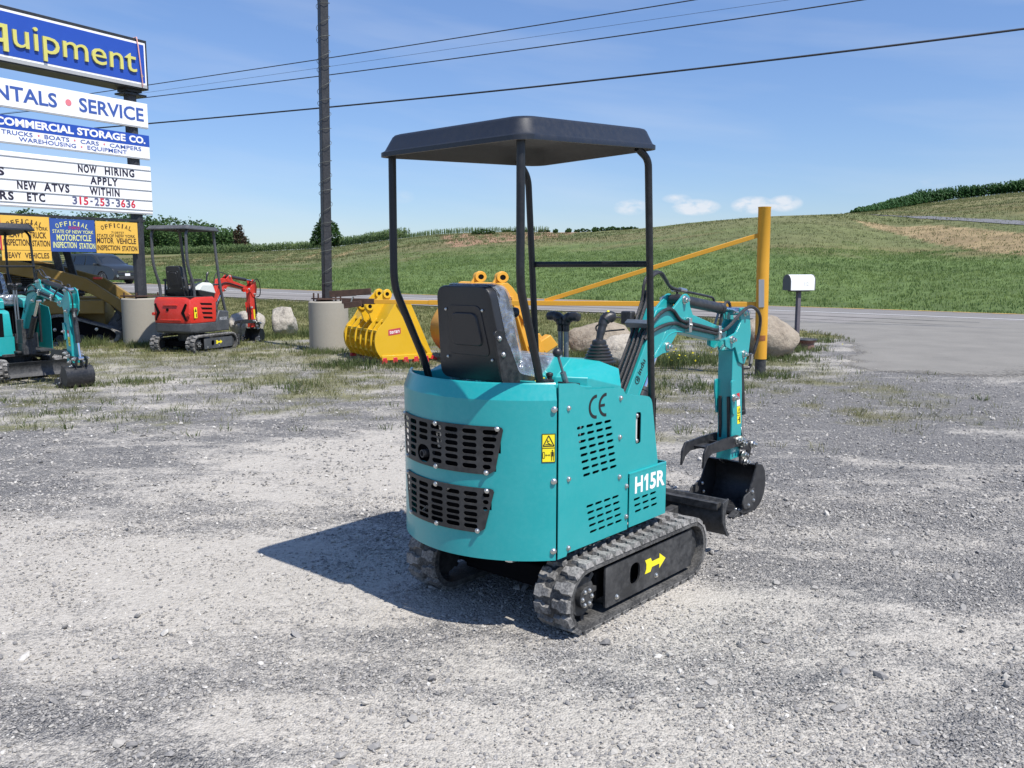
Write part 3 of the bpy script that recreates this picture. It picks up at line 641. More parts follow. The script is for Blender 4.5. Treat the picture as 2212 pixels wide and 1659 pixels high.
def make_arm(root, yb, paint, dark, full=True, lugs=True):
    """boom, stick, bucket, thumb, cylinders in root coordinates; yb = centre of the boom"""
    hw = .06
    BOOM = [(.30, .70), (.455, .944), (.624, 1.194), (.672, 1.300), (.705, 1.345), (.76, 1.358), (.955, 1.345), (1.496, 1.204), (1.545, 1.165), (1.535, 1.125), (1.472, 1.122), (.985, 1.205), (.90, 1.212), (.835, 1.192), (.79, 1.15), (.694, 1.069), (.56, .90), (.42, .66)]
    m = MB(); m.prism(BOOM, yb - hw, yb + hw)
    boom = m.build('boom', paint, root, .004)
    m = MB(); m.tube(smooth_path([(.44, yb - hw, .73), (.56, yb - hw, .915), (.69, yb - hw, 1.083), (.80, yb - hw, 1.178), (.85, yb - hw, 1.203), (.92, yb - hw, 1.213), (.985, yb - hw, 1.207)], 10), .006, 6); m.build('weld_seam', paint, boom)
    for y in (yb - hw - .003, yb + hw - .011):
        m = MB(); m.prism(rpoly([(.875, 1.345), (1.00, 1.425), (1.03, 1.43), (1.064, 1.41), (1.067, 1.36), (1.115, 1.29), (1.05, 1.26), (.93, 1.30)], .012), y, y + .014); m.build('cylinder_bracket', paint, boom, .002)
        m = MB(); m.prism(rpoly([(.70, 1.075), (.775, 1.098), (.845, 1.10), (.86, 1.14), (.93, 1.20), (.90, 1.26), (.80, 1.22)], .012), y, y + .014); m.build('cylinder_bracket', paint, boom, .002)
        for x, z in (((1.0, 1.395), (.825, 1.135))): bolt((x, y if y < yb else y + .014, z), (0, -1 if y < yb else 1, 0), boom, NUT_ME, name='pin_nut')
    # stick
    S1 = [(1.531, 1.132), (1.533, 1.095), (1.64, 1.06), (1.70, .80), (1.735, .55), (1.74, .33), (1.80, .33), (1.815, .55), (1.80, .80), (1.785, .955), (1.845, 1.04), (1.858, 1.15), (1.845, 1.26), (1.815, 1.30), (1.75, 1.318), (1.70, 1.305), (1.705, 1.22), (1.66, 1.16)]
    S2 = [(1.60, 1.085), (1.655, 1.0), (1.69, .80), (1.66, .55), (1.66, .33), (1.80, .33), (1.815, .55), (1.80, .80), (1.785, .955), (1.75, 1.08), (1.72, 1.20)]
    m = MB(); m.prism([(1.655, 1.05), (1.655, .80), (1.675, .55), (1.665, .33), (1.80, .33), (1.815, .55), (1.80, .80), (1.785, .955), (1.80, 1.10), (1.74, 1.12)], yb - .052, yb + .052)
    stick = m.build('stick', paint, root, .004)
    for y in (yb - .066, yb + .052):
        m = MB(); m.prism(rpoly([(1.515, 1.135), (1.525, 1.085), (1.60, 1.062), (1.655, 1.075), (1.72, .97), (1.79, .95), (1.85, 1.03), (1.872, 1.15), (1.845, 1.28), (1.78, 1.322), (1.715, 1.322), (1.71, 1.28), (1.73, 1.235), (1.66, 1.165)], .012), y, y + .014); m.build('stick_plate', paint, stick, .002)
        for x, z in ((1.60, 1.125), (1.775, 1.02), (1.775, 1.29)): bolt((x, y if y < yb else y + .014, z), (0, -1 if y < yb else 1, 0), stick, NUT_ME, name='pin_nut')
    m = MB(); m.bar((1.755, yb, 1.11), (1.80, yb, 1.24), .10, .01, up=(1, 0, 0)); m.build('stiffener', paint, stick)
    # thumb mounting plates on the stick
    for y in (yb - .066, yb + .05):
        m = MB(); m.prism(rpoly([(1.625, .86), (1.675, .86), (1.70, .80), (1.69, .74), (1.70, .64), (1.655, .63), (1.645, .70), (1.625, .78)], .018), y, y + .012); m.build('thumb_bracket', paint, stick, .002)
    bolt((1.66, yb - .066, .745), (0, -1, 0), stick, NUT_ME, name='pin_nut')
    # cylinders
    def cyl(name, p0, p1, fr, r, rr):
        p0, p1 = Vector(p0), Vector(p1); q = p0.lerp(p1, fr)
        m = MB(); m.cyl(p0, q, r, n=20); m.cyl(p0.lerp(q, .93), p0.lerp(q, 1.0), r * 1.07, n=20); m.cyl(p0 + Vector((0, -.04, 0)), p0 + Vector((0, .04, 0)), r * .85, n=14)
        c = m.build(name, dark, root, .002)
        m = MB(); m.cyl(q, p1, rr, n=16); m.cyl(p1 + Vector((0, -.035, 0)), p1 + Vector((0, .035, 0)), rr * 1.5, n=14); m.build('rod', CHROME, c, .001)
        return c
    cyl('stick_cylinder', (1.02, yb, 1.395), (1.78, yb, 1.295), .74, .034, .017)
    cyl('boom_cylinder', (.50, yb + .0, .62), (.825, yb, 1.13), .56, .037, .018)
    cyl('bucket_cylinder', (1.83, yb, 1.03), (1.93, yb, .40), .68, .032, .016)
    # bucket linkage
    for y in (yb - .075, yb + .063):
        m = MB(); m.prism(rpoly([(1.75, .43), (1.90, .43), (1.95, .42), (1.96, .38), (1.90, .36), (1.76, .39)], .02), y, y + .012); m.build('linkage', dark, root, .002)
        m = MB(); m.prism(rpoly([(1.895, .42), (1.955, .42), (1.945, .33), (1.90, .27), (1.86, .29), (1.89, .34)], .02), y + .014, y + .026); m.build('linkage', dark, root, .002)
    for x, z in ((1.775, .43), (1.925, .398), (1.80, .348), (1.835, .29)): bolt((x, yb - .076, z), (0, -1, 0), root, NUT_ME, sc=1.1, name='pin_nut'); bolt((x, yb + .078, z), (0, 1, 0), root, NUT_ME, sc=1.1, name='pin_nut')
    # thumb: two curved claws and a link
    for y in (yb - .082, yb + .070):
        m = MB(); m.prism(rpoly([(1.70, .495), (1.78, .47), (1.76, .415), (1.58, .42), (1.36, .425), (1.30, .40), (1.255, .345), (1.262, .44), (1.30, .487), (1.50, .495)], .006), y, y + .014); m.build('thumb_claw', BLACKP, root, .002)
    m = MB(); m.bb((1.40, yb - .07, .44), (1.52, yb + .072, .452)); m.bb((1.60, yb - .07, .425), (1.63, yb + .072, .455)); m.build('thumb_brace', BLACKP, root)
    m = MB(); m.bar((1.665, yb + .03, .75), (1.69, yb + .03, .46), .02, .035, up=(1, 0, 0)); m.bar((1.665, yb - .03, .75), (1.69, yb - .03, .46), .02, .035, up=(1, 0, 0)); m.build('thumb_link', dark, root, .002)
    for x in (1.69, 1.735): bolt((x, yb - .083, .462), (0, -1, 0), root, NUT_ME, sc=1.0, name='pin_nut'); bolt((x, yb + .085, .462), (0, 1, 0), root, NUT_ME, name='pin_nut')
    # bucket, opening towards the machine
    w = .175; th = .008
    back = [(1.80, .295), (1.86, .285), (1.905, .235), (1.92, .165), (1.905, .09), (1.855, .03), (1.78, .002), (1.70, -.004), (1.60, .006)]
    back = [tuple(p)[:2] for p in smooth_path([(x, z, 0) for x, z in back], 4)]
    inn = [(x - .012 if i < len(back) * .8 else x, z + (.0 if i < len(back) * .35 else .010)) for i, (x, z) in enumerate(back)]
    m = MB()
    m.loft([[(x, yb - w, z) for x, z in back] + [(x, yb - w, z) for x, z in inn[::-1]], [(x, yb + w, z) for x, z in back] + [(x, yb + w, z) for x, z in inn[::-1]]])
    side = back + [(1.575, .022), (1.655, .085), (1.70, .15), (1.775, .275), (1.772, .31), (1.795, .315)]
    m.prism(side, yb - w - .010, yb - w); m.prism(side, yb + w, yb + w + .010)
    m.bar((1.62, yb - w, .012), (1.62, yb + w, .012), .11, .016, up=(0, 0, 1))
    for y in (yb - .075, yb + .06): m.prism(rpoly([(1.77, .29), (1.77, .34), (1.79, .37), (1.815, .37), (1.86, .33), (1.90, .25), (1.86, .26)], .01), y, y + .015)
    bk = m.build('bucket', BLACKP, root, .002)
    for sgn in (-1, 1):
        y = yb + sgn * (w + .010)
        m = MB(); m.prism(rpoly([(1.735, .16), (1.76, .075), (1.70, .03), (1.60, .035), (1.575, .075), (1.60, .125), (1.66, .135)], .015), y, y + sgn * .012); m.build('side_cutter', BLACKM, bk, .003)
        for x, z in ((1.70, .135), (1.72, .075), (1.65, .055)): bolt((x, y + sgn * .012, z), (0, sgn, 0), bk, sc=1.1); bolt((x, y - sgn * .02, z), (0, -sgn, 0), bk, sc=1.1)
    for i in range(3):
        y = yb - .15 + .15 * i
        m = MB(); m.prism([(1.63, -.004), (1.63, .024), (1.58, .026), (1.50, .004), (1.50, -.002), (1.58, -.006)], y - .024, y + .024); m.build('bucket_tooth', BLACKM, bk, .002)
        bolt((1.60, y - .012, .027), (0, 0, 1), bk, sc=1.1); bolt((1.60, y + .014, .027), (0, 0, 1), bk, sc=1.1)
    if full:
        # hoses along the boom
        for i in range(4):
            y = yb + .042 - i * .028; dz = .0
            hose(boom, [(.33, y, .80), (.44, y, .948 + dz), (.56, y, 1.125), (.628, y, 1.235), (.665, y, 1.30), (.735 - i * .012, y, 1.40 - i * .01), (.76, y - .0, 1.45)] if i in (0, 1) else [(.33, y, .80), (.44, y, .95), (.56, y, 1.13), (.625, y, 1.235), (.645, y - .03, 1.275)])
        for k, y in enumerate((yb + .045, yb + .015)):
            hose(boom, [(.665, y, 1.30), (.72, y, 1.40), (.735, y, 1.48), (.77, y, 1.53), (.86, y, 1.556 - k * .004), (.92, y, 1.54 - k * .03), (1.00 - k * .03, y, 1.48 - k * .01), (1.06, y, 1.450), (1.12, y, 1.445)])
            m = MB(); m.cyl((1.05 + .03 * k, y, 1.452), (1.12 + .03 * k, y, 1.443), .0125, n=10); m.build('hose_fitting', ZINC, boom)
        m = MB(); m.tube(round_path([(1.13, yb + .02, 1.44), (1.36, yb + .02, 1.412), (1.505, yb + .02, 1.392), (1.53, yb + .02, 1.34)], .03), .0075, 8); m.build('hydraulic_pipe', BLACKP, boom)
        m = MB(); m.tube(round_path([(1.10, yb + .045, 1.44), (1.12, yb + .045, 1.33)], .03), .0075, 8); m.build('hydraulic_pipe', BLACKP, boom)
        ys = yb - hw - .011
        h1 = [(.64, yb - .05, 1.26), (.655, ys, 1.285), (.729, ys, 1.328), (.807, ys, 1.348), (.87, ys, 1.335), (.94, ys, 1.285), (1.026, ys, 1.262), (1.20, ys, 1.232), (1.391, ys, 1.197), (1.468, ys - .01, 1.193), (1.544, ys - .025, 1.235), (1.64, ys - .03, 1.291), (1.741, ys - .03, 1.325), (1.826, ys - .03, 1.322), (1.927, ys - .02, 1.28), (1.972, ys - .01, 1.218), (1.963, ys, 1.11), (1.935, ys + .01, 1.02), (1.93, ys + .03, .965)]
        h2 = [(.60, yb - .05, 1.19), (.655, ys, 1.232), (.779, ys, 1.259), (.90, ys, 1.263), (1.00, ys, 1.238), (1.20, ys, 1.206), (1.37, ys, 1.178), (1.45, ys, 1.155)]
        hose(boom, h1, .0105); hose(boom, h2, .0105)
        m = MB(); m.cyl((1.93, ys + .02, 1.01), (1.93, ys + .03, .945), .014, n=10); m.build('hose_fitting', ZINC, boom)
        m = MB(); m.tube(round_path([(1.93, ys + .03, .95), (1.925, ys + .03, .915), (1.86, yb, .915), (1.855, yb, .96)], .03), .011, 8); m.build('hydraulic_pipe', BLACKP, root)
        hose(root, [(1.60, yb + .02, 1.18), (1.62, yb + .02, 1.28), (1.67, yb + .02, 1.355), (1.72, yb + .02, 1.35), (1.74, yb + .02, 1.31)], .0095)
        m = MB(); m.bar((1.52, yb + .03, 1.16), (1.62, yb + .03, 1.33), .012, .012); m.build('hydraulic_pipe', STEEL, boom)
        for x, z in ((1.035, 1.247), (1.40, 1.182)):
            m = MB(); m.box((x, ys - .004, z), (.03, .034, .085)); m.cyl((x, ys - .02, z), (x, ys - .03, z), .009, n=8); m.build('hose_clamp', ZINC, boom, .003)
        m = MB(); m.box((.612, yb + .0, 1.272), (.035, .15, .035), Matrix.Rotation(R(-33), 3, 'Y')); m.build('hose_clamp', STEEL, boom, .003)
    return boom

def make_post(name, root, pts, r, rad, mat):
    m = MB(); m.tube(round_path(pts, rad, 7), r, 14); return m.build(name, mat, root)

def canopy(root, C4, hgt, mat, under, name='canopy'):
    """C4: rear right, front right, front left, rear left rim corners"""
    rr, fr, fl, rl = [Vector(c) for c in C4]
    def P(a, b, h):
        a, b = (a + 1) / 2, (b + 1) / 2
        return rr * (1 - a) * (1 - b) + fr * a * (1 - b) + fl * a * b + rl * (1 - a) * b + Vector((0, 0, h))
    def ring(s, h, n=9, q=.16):
        out = []
        for cx, cy, a0 in ((1 - q, 1 - q, 0), (-1 + q, 1 - q, 90), (-1 + q, -1 + q, 180), (1 - q, -1 + q, 270)):
            for i in range(n):
                a = R(a0 + 90 * i / (n - 1)); out.append(P(s * (cx + q * math.cos(a)), s * (cy + q * math.sin(a)), h))
        return out
    m = MB()
    m.loft([ring(1, 0), ring(1.0, .018), ring(.985, .022), ring(.975, .026), ring(.925, hgt * .86), ring(.91, hgt * .95), ring(.88, hgt), ring(.5, hgt * 1.13), ring(.02, hgt * 1.18)], caps=True)
    m.f.pop(-2)
    k = len(m.v)
    m2 = [ring(1, 0), ring(.97, .0), ring(.955, .026), ring(.91, hgt * .74), ring(.85, hgt * .86), ring(.5, hgt * .98), ring(.02, hgt * 1.02)]
    m.loft(m2, 1); m.f.pop(-2); m.m = m.m[:len(m.f)]
    m.m = [0] * (8 * 36 + 1) + [1] * (len(m.f) - 8 * 36 - 1)
    return m.build(name, [mat, under], root, ang=58)
UNDER = surf('canopy_underside', (.085, .078, .068), .6, var=.1)

def make_seat(root, cx, cy, z0, film=True, zt=1.505):
    seat = link('seat', MB().box((cx + .28, cy, z0 - .03), (.30, .30, .04)).mesh('seat_base', BLACKM), None, root)
    def rp(w0, w1, h0, h1, q): return rpoly([(-w0, h0), (w0, h0), (w1, h1), (-w1, h1)], q, 6)
    lean = .16
    def back(w, h, d): return (cx - .005 - lean * (h - z0) * 1.05 + d, cy + w, h)
    # rear shell with a raised panel
    prof = rp(.205, .158, z0 + .0, zt, .055); m = MB(); rings = []
    for s_, d in ((1.0, .055), (1.0, .012), (.985, .002), (.95, 0.0)):
        mx = (z0 + zt) / 2; rings.append([back(w * s_, mx + (h - mx) * s_, d) for w, h in prof])
    m.loft(rings)
    pr2 = rp(.125, .095, z0 + .115, zt - .085, .03)
    m.loft([[back(w, h, d) for w, h in pr2] for d in (.01, -.004)])
    pr3 = rp(.092, .070, z0 + .16, zt - .12, .03)
    m.loft([[back(w * s_, (z0 + zt) / 2 + (h - (z0 + zt) / 2) * s_, d) for w, h in pr3] for s_, d in ((1.06, -.002), (1.0, -.012), (.94, -.012))])
    bs = m.build('backrest_shell', PLAST, seat, .002)
    for w, h in ((-.11, zt - .105), (.11, zt - .105), (-.135, z0 + .10), (.135, z0 + .10)): bolt(back(w, h, -.004), (-1, 0, .05), bs, sc=.55)
    pad = rp(.20, .158, z0 + .06, zt, .06); m = MB(); rings = []
    for s_, d in ((1.02, .05), (1.03, .075), (1.0, .115), (.9, .135), (.6, .14)):
        mx = (z0 + zt) / 2; rings.append([back(w * s_, mx + (h - mx) * s_, d) for w, h in pad])
    m.loft(rings); m.build('backrest_pad', BLACKM, seat)
    if film:
        m = MB(); rings = []
        for s_, d in ((1.01, .045), (1.05, .070), (1.04, .11), (.94, .145), (.6, .155)):
            mx = (z0 + zt) / 2; rings.append([back(w * s_ + random.uniform(-.003, .003), mx + (h - mx) * s_ + random.uniform(-.003, .003), d + random.uniform(-.004, .004)) for w, h in pad])
        m.loft(rings, caps=False); m.build('plastic_wrap', FILM, seat, ang=180)
    cu = rpoly([(cx + .03, -.20), (cx + .43, -.19), (cx + .43, .19), (cx + .03, .20)], .05, 5); m = MB()
    m.loft([[(x, cy + y, z0 + h) for x, y in [((cx + .24) + (x - cx - .24) * s_, y * s_) for x, y in cu]] for s_, h in ((.97, -.02), (1.0, 0), (1.0, .05), (.95, .085), (.7, .09))]); m.build('seat_cushion', BLACKM, seat)
    if film:
        m = MB(); m.loft([[(x, cy + y, z0 + h + random.uniform(-.003, .004)) for x, y in [((cx + .24) + (x - cx - .24) * s_, y * s_) for x, y in cu]] for s_, h in ((1.0, -.03), (1.03, .0), (1.03, .055), (.97, .094), (.7, .10), (.2, .10))], caps=False); m.build('plastic_wrap', FILM, seat, ang=180)
    for sg in (-1,):
        m = MB(); y = cy - .20
        m.prism(rpoly([(cx - .092, zt - .19), (cx - .040, zt - .18), (cx + .018, z0 + .15), (cx + .075, z0 + .04), (cx + .22, z0 + .005), (cx + .22, z0 - .035), (cx - .03, z0 - .035), (cx - .06, z0 + .10)], .02), y - .006, y + .006)
        br = m.build('seat_bracket', BLACKP, seat, .002)
        for x, z in ((cx - .06, zt - .22), (cx - .035, z0 + .13)): bolt((x, y + sg * .006, z), (0, sg, 0), br)
    return seat
# ------------------------------------------------------------------ the teal mini excavator
def teal_excavator():
    root = empty('mini_excavator')
    zc, r = .142, .146
    for y0, y1 in ((-.475, -.285), (MY(-.475), MY(-.285))): make_track(root, y0, y1, -.505, .395, zc, r, BLACKM)
    m = MB(); m.bb((-.45, -.27, .09), (.38, .33, .20)); m.bb((-.32, -.30, .13), (.30, .36, .17)); m.build('undercarriage', DARK, root, .01)
    m = MB(); m.cyl((-.12, .03, .19), (-.12, .03, .33), .24, n=32); m.build('slew_ring', BLACKM, root, .004)
    m = MB(); m.lathe([(.03, 0), (.03, .05), (.02, .06), (.02, .10)], (-.62, -.12, .265), n=10); m.build('grease_fitting', ZINC, root)
    # blade
    C = [(.865, .30), (.835, .25), (.825, .20), (.835, .14), (.872, .095)]; C2 = [(x - .014, z) for x, z in C]
    cp = [tuple(p)[:2] for p in smooth_path([(x, z, 0) for x, z in C], 4)]; cp2 = [tuple(p)[:2] for p in smooth_path([(x, z, 0) for x, z in C2], 4)]
    m = MB(); m.prism(cp + cp2[::-1], -.43, .49)
    for y in (-.434, .486): m.prism(rpoly([(.80, .292), (.872, .305), (.842, .25), (.834, .20), (.846, .14), (.892, .088), (.86, .088), (.80, .18)], .008), y, y + .012)
    m.bb((.795, -.40, .245), (.835, .46, .285))
    bl = m.build('dozer_blade', BLACKM, root, .002)
    for y in (-.13, .19): m = MB(); m.bar((.20, y, .13), (.82, y, .20), .05, .06); m.build('blade_arm', BLACKM, bl, .004)
    m = MB(); m.cyl((.30, .03, .24), (.80, .03, .25), .03, n=16); m.build('blade_cylinder', BLACKP, bl)
    # rear cover: half round sheet metal with two openings
    cx, cy, RR = -.274, .08, .592
    def cp3(phi, z, rr=RR): a = R(phi); return (cx - rr * math.cos(a), cy + rr * math.sin(a), z)
    ph = sorted(set([-52.4, -29.4, -27.4, 33.2, 31.2, -25.4, 29.2, -19.6, 23.6, 52.4] + [-51 + 1.7 * i for i in range(61)]))
    zs = [(.33, RR), (.36, RR), (.462, RR), (.55, RR), (.632, RR), (.68, RR), (.72, RR), (.80, RR), (.90, RR), (.97, RR), (1.028, RR), (1.094, RR - .024), (1.10, RR - .028), (1.097, RR - .036), (1.05, RR - .036)]
    v = [cp3(p, z, q) for z, q in zs for p in ph]; f = []; k = len(ph)
    def hole(p, z):
        if .72 < z < .80: return -27.4 < p < 31.2
        if .80 < z < .90: return -29.4 < p < 33.2
        if .55 < z < .632: return -25.4 < p < 29.2
        if .462 < z < .55: return -19.6 < p < 23.6
        return False
    for j in range(len(zs) - 1):
        for i in range(k - 1):
            if hole((ph[i] + ph[i + 1]) / 2, (zs[j][0] + zs[j + 1][0]) / 2): continue
            f.append((j * k + i, j * k + i + 1, (j + 1) * k + i + 1, (j + 1) * k + i))
    m = MB(); m.add(v, f)
    m.loft([[cp3(p, .33), cp3(p, .33, RR - .012), cp3(p, .345, RR - .012)] for p in ph], caps=False)
    shell = m.build('rear_cover', TEAL, root, ang=13)
    for z in (.99, .68, .372): bolt(cp3(-51.3, z, RR + .001), (-math.cos(R(51.3)), -math.sin(R(51.3)), 0), shell, sc=1.15)
    k1 = R(1) * RR
    def gmap(u, z, w): return cp3(u / k1, z, RR + .005 + w)
    def dens(poly):
        out = []
        for i in range(len(poly)):
            a, c = poly[i], poly[(i + 1) % len(poly)]; n = max(1, int(abs(c[0] - a[0]) / (2.2 * k1)))
            out += [(a[0] + (c[0] - a[0]) * t / n, a[1] + (c[1] - a[1]) * t / n) for t in range(n)]
        return out
    def mir(p): return 3.8 - p
    def sl(p0, p1, z, h=.0205): return slot((p0 + p1) / 2 * k1, z, abs(p1 - p0) * k1, h, 4)
    def gpoly(top, bot, rt, rb):
        right = rpoly([(rt * k1, top), (rb * k1, bot + .014), ((rb + 3.6) * k1, bot)], [.012, .004, .004], 4)
        # rpoly rounds a closed shape; corners handled separately below
        R_ = [((rt + 1.6) * k1, top), ((rt + .4) * k1, top - .004), (rt * k1, top - .014), (rb * k1, bot + .020), ((rb + 3.2) * k1, bot)]
        L_ = [(mir(u / k1) * k1, z) for u, z in R_[::-1]]
        return dens(R_ + L_)
    H = []
    rows = [.890, .860, .831, .801, .771, .739]
    for j, z in enumerate(rows):
        cols = [(-28.4 + j * .62, -21.7), (-19.2, -12.4), (-10.3, -3.5), (-1.6, 5.2), (7.2, 14), (16.2, 23), (25.5, 32.2 - j * .62)]
        for i, (a, c) in enumerate(cols):
            if j > 2 and i == 4: continue
            if j > 3 and i == 3: c -= .9
            if j > 3 and i == 5: a += .9
            H.append(sl(a, c, z))
    H.append(slot(10.6 * k1, .758, 9.6 * k1, .080, 8))
    up = plate('grille', gpoly(.915, .706, -30.4, -27.2), H, .004, gmap, GRILLE, root, 25, [k1 * (-33 + 1.6 * i) for i in range(45)])
    for p, z in ((-28.0, .907), (2, .905), (1.9, .713), (-23.3, .714), (31.8, .907), (27.1, .714)): bolt(cp3(p, z, RR + .007), (-math.cos(R(p)), math.sin(R(p)), 0), up, sc=.95)
    m = MB(); m.cyl(cp3(11, .755, RR - .046), cp3(11, .755, RR + .012), .018, n=14); m.cyl(cp3(11, .755, RR - .02), cp3(11, .755, RR + .013), .012, n=14, m=1); m.build('exhaust_pipe', [BLACKM, DARK], root)
    H = []
    for j, z in enumerate([.616, .585, .555, .526, .499, .473]):
        cols = [(-19.4, -12.9), (-11.0, -3.9), (-2.0, 5.3), (7.3, 14.7), (16.8, 23.2)]
        if j < 3: cols += [(-24.8 + j * .45, -21.7), (25.5, 28.6 - j * .45)]
        for a, c in cols: H.append(sl(a, c, z, .0198))
    lo = plate('grille', gpoly(.645, .446, -26.6, -22.6), H, .004, gmap, GRILLE, root, 25, [k1 * (-33 + 1.6 * i) for i in range(45)])
    for p, z in ((2.1, .632), (-23.5, .635), (1.8, .454), (-19.3, .454), (27.3, .635), (23.1, .454)): bolt(cp3(p, z, RR + .007), (-math.cos(R(p)), math.sin(R(p)), 0), lo, sc=.95)
    # engine bay behind the grilles
    m = MB(); m.bb((-.70, -.30, .36), (-.20, .38, .95)); m.prism([cp3(p, 0, .545)[:2] for p in range(-38, 51, 4)], .34, .98, 'xy'); m.build('engine', DARK, root)
    for p, z0, z1 in ((2, .80, .90), (4, .79, .86)): m = MB(); m.tube([cp3(p, z0, RR - .035), cp3(p + 1, z1, RR - .03), cp3(p - 6, z1 + .005, RR - .04)], .008, 8); m.build('engine_pipe', ZINC, root)
    m = MB(); m.tube([cp3(2, .59, RR - .035), cp3(-5, .63, RR - .03), cp3(-11, .61, RR - .035)], .007, 8); m.build('engine_pipe', ZINC, root); m = MB(); m.tube([cp3(18, .47, RR - .03), cp3(14, .50, RR - .035)], .006, 8)
    m.build('engine_pipe', ZINC, root)
    # warning sticker on the cover
    def smap(u, z, w): return cp3(-46.2 + (u / k1 + 48.4) * .838, z, RR + .0018 + w)
    def sq(m, u0, u1, z0, z1, w, mi=0, n=4):
        us = [u0 + (u1 - u0) * i / n for i in range(n + 1)]
        m.add([smap(u * k1, z, w) for z in (z0, z1) for u in us], [(i, i + 1, n + 2 + i, n + 1 + i) for i in range(n)], mi)
    m = MB(); sq(m, -48.4, -55.2, .763, .887, 0)
    st = m.build('warning_sticker', DECALY, root)
    m = MB()
    for a, c, z0, z1 in ((-48.6, -55.1, .884, .887), (-48.6, -55.1, .763, .766), (-48.4, -48.75, .763, .887), (-54.85, -55.2, .763, .887), (-48.4, -55.2, .824, .827)): sq(m, a, c, z0, z1, .0008)
    def strip(p, q, h=.0022):
        (u0, z0), (u1, z1) = p, q; dx, dz = (u1 - u0) * k1, z1 - z0; L = math.hypot(dx, dz); nx, nz = -dz / L * h / k1, dx / L * h
        m.add([smap((u + s_ * nx) * k1, z + s_ * nz, .0008) for u, z in (p, q) for s_ in (-1, 1)], [(0, 1, 3, 2)])
    T = [(-49.1, .834), (-51.8, .879), (-54.5, .834)]
    for i in range(3): strip(T[i], T[(i + 1) % 3], .0026)
    for p, q in (((-51.2, .862), (-51.4, .848)), ((-51.4, .848), (-52.6, .842)), ((-50.2, .842), (-53.4, .840)), ((-51.0, .852), (-52.2, .856))): strip(p, q, .0016)
    for p, q in (((-50.2, .795), (-52.4, .795)), ((-50.2, .795), (-50.7, .799)), ((-50.2, .795), (-50.7, .791)), ((-52.4, .795), (-51.9, .799)), ((-52.4, .795), (-51.9, .791)), ((-48.95, .782), (-48.95, .808)), ((-49.8, .782), (-49.8, .808)), ((-48.95, .808), (-49.8, .808)), ((-48.95, .782), (-49.8, .782))): strip(p, q, .0011)
    strip((-53.7, .812), (-53.7, .817), .0034); strip((-53.7, .790), (-53.7, .810), .0042); strip((-53.2, .771), (-53.3, .792), .0018); strip((-54.2, .771), (-54.1, .792), .0018); strip((-53.0, .790), (-53.0, .808), .0014); strip((-54.4, .790), (-54.4, .808), .0014)
    m.build('warning_symbol', DECALK, st)
    # right side panel with louvre slots
    py = -.388
    out = [(-.622, .330), (-.562, .330), (-.556, .342), (-.085, .342), (-.085, .60), (-.10, .83), (-.118, .98), (-.124, 1.005), (-.138, 1.024), (-.165, 1.034), (-.42, 1.052), (-.445, 1.060), (-.485, 1.082), (-.505, 1.088), (-.622, 1.098)]
    H = []
    for j in range(8):
        for i in range(4): H.append(slot(-.467 + .069 * i + .0072 * j, .888 - .0313 * j, .054, .0135, 3))
    for j in range(5):
        for i in range(4): H.append(slot(-.390 + .0675 * i + .0072 * j, .521 - .031 * j, .054, .0125, 3))
    sp = plate('side_panel', out, H, .004, lambda u, w, t: (u, py - t, w), TEAL, root)
    for x, z in ((-.556, .986), (-.552, .675), (-.55, .365), (-.160, .985), (-.163, .802), (-.161, .613)): bolt((x, py - .002, z), (0, -1, 0), sp, sc=1.05)
    for x, z in ((-.101, .557), (-.099, .408)): bolt((x, py - .002, z), (0, -1, 0), sp, sc=1.05)
    m = MB()
    for c_x in (-.352, -.277):
        o = []; i_ = []
        for q in range(21):
            a = R(86 + 188 * q / 20); o.append((c_x + .057 * math.cos(a), .968 + .054 * math.sin(a))); i_.append((c_x + .043 * math.cos(a), .968 + .040 * math.sin(a)))
        m.prism(o + i_[::-1], py - .0022, py - .0032)
    m.prism([(-.325, .962), (-.286, .962), (-.286, .974), (-.325, .974)], py - .0022, py - .0034)
    m.build('lettering', DECALK, sp)
    # behind the slots: dark, with a hint of pipes
    m = MB(); m.bb((-.60, -.36, .36), (.20, -.20, .94)); m.build('side_baffle', DARK, root)
    m = MB(); m.tube([(-.452, -.374, .86), (-.448, -.374, .90)], .006, 8); m.tube([(-.455, -.374, .80), (-.452, -.374, .87)], .006, 8); m.build('engine_pipe', ZINC, root)
    # tank cover with sight gauge
    ty = -.381
    out = [(-.11, .59), (.184, .59), (.190, .625), (.128, .925), (.118, .946), (.100, .960), (.075, .967), (-.13, .999)]
    tk = plate('tank_cover', out, [rpoly([(-.016, .745), (.030, .742), (.030, .894), (-.016, .899)], .012, 3)], .004, lambda u, w, t: (u, ty - t, w), TEAL, root)
    m = MB(); m.prism([(.184, .59), (.190, .625), (.128, .925), (.118, .946), (.100, .960), (.075, .967), (-.13, .999), (-.13, .985), (.06, .955), (.10, .935), (.176, .62), (.17, .59)], ty + .001, ty + .30); m.build('tank_body', TEAL, root, .003)
    m = MB(); m.bb((-.03, ty + .02, .73), (.05, ty + .026, .91)); m.build('gauge_backing', DARK, tk)
    m = MB(); m.cyl((-.004, ty + .006, .765), (-.004, ty + .006, .875), .007, n=10); m.build('sight_gauge', surf('gauge_clear', (.55, .58, .55), .15, var=.05), tk)
    for z in (.758, .880): bolt((-.004, ty + .004, z), (0, -1, 0), tk, sc=1.1)
    # front box with the model lettering
    by = -.394
    H = []
    for j in range(3):
        for i in range(3): H.append(slot(-.014 + .073 * i + .0062 * j, .477 - .0305 * j, .055, .0125, 3))
    fb = plate('front_box', [(-.080, .350), (.250, .350), (.250, .604), (-.080, .604)], H, .004, lambda u, w, t: (u, by - t, w), TEAL, root)
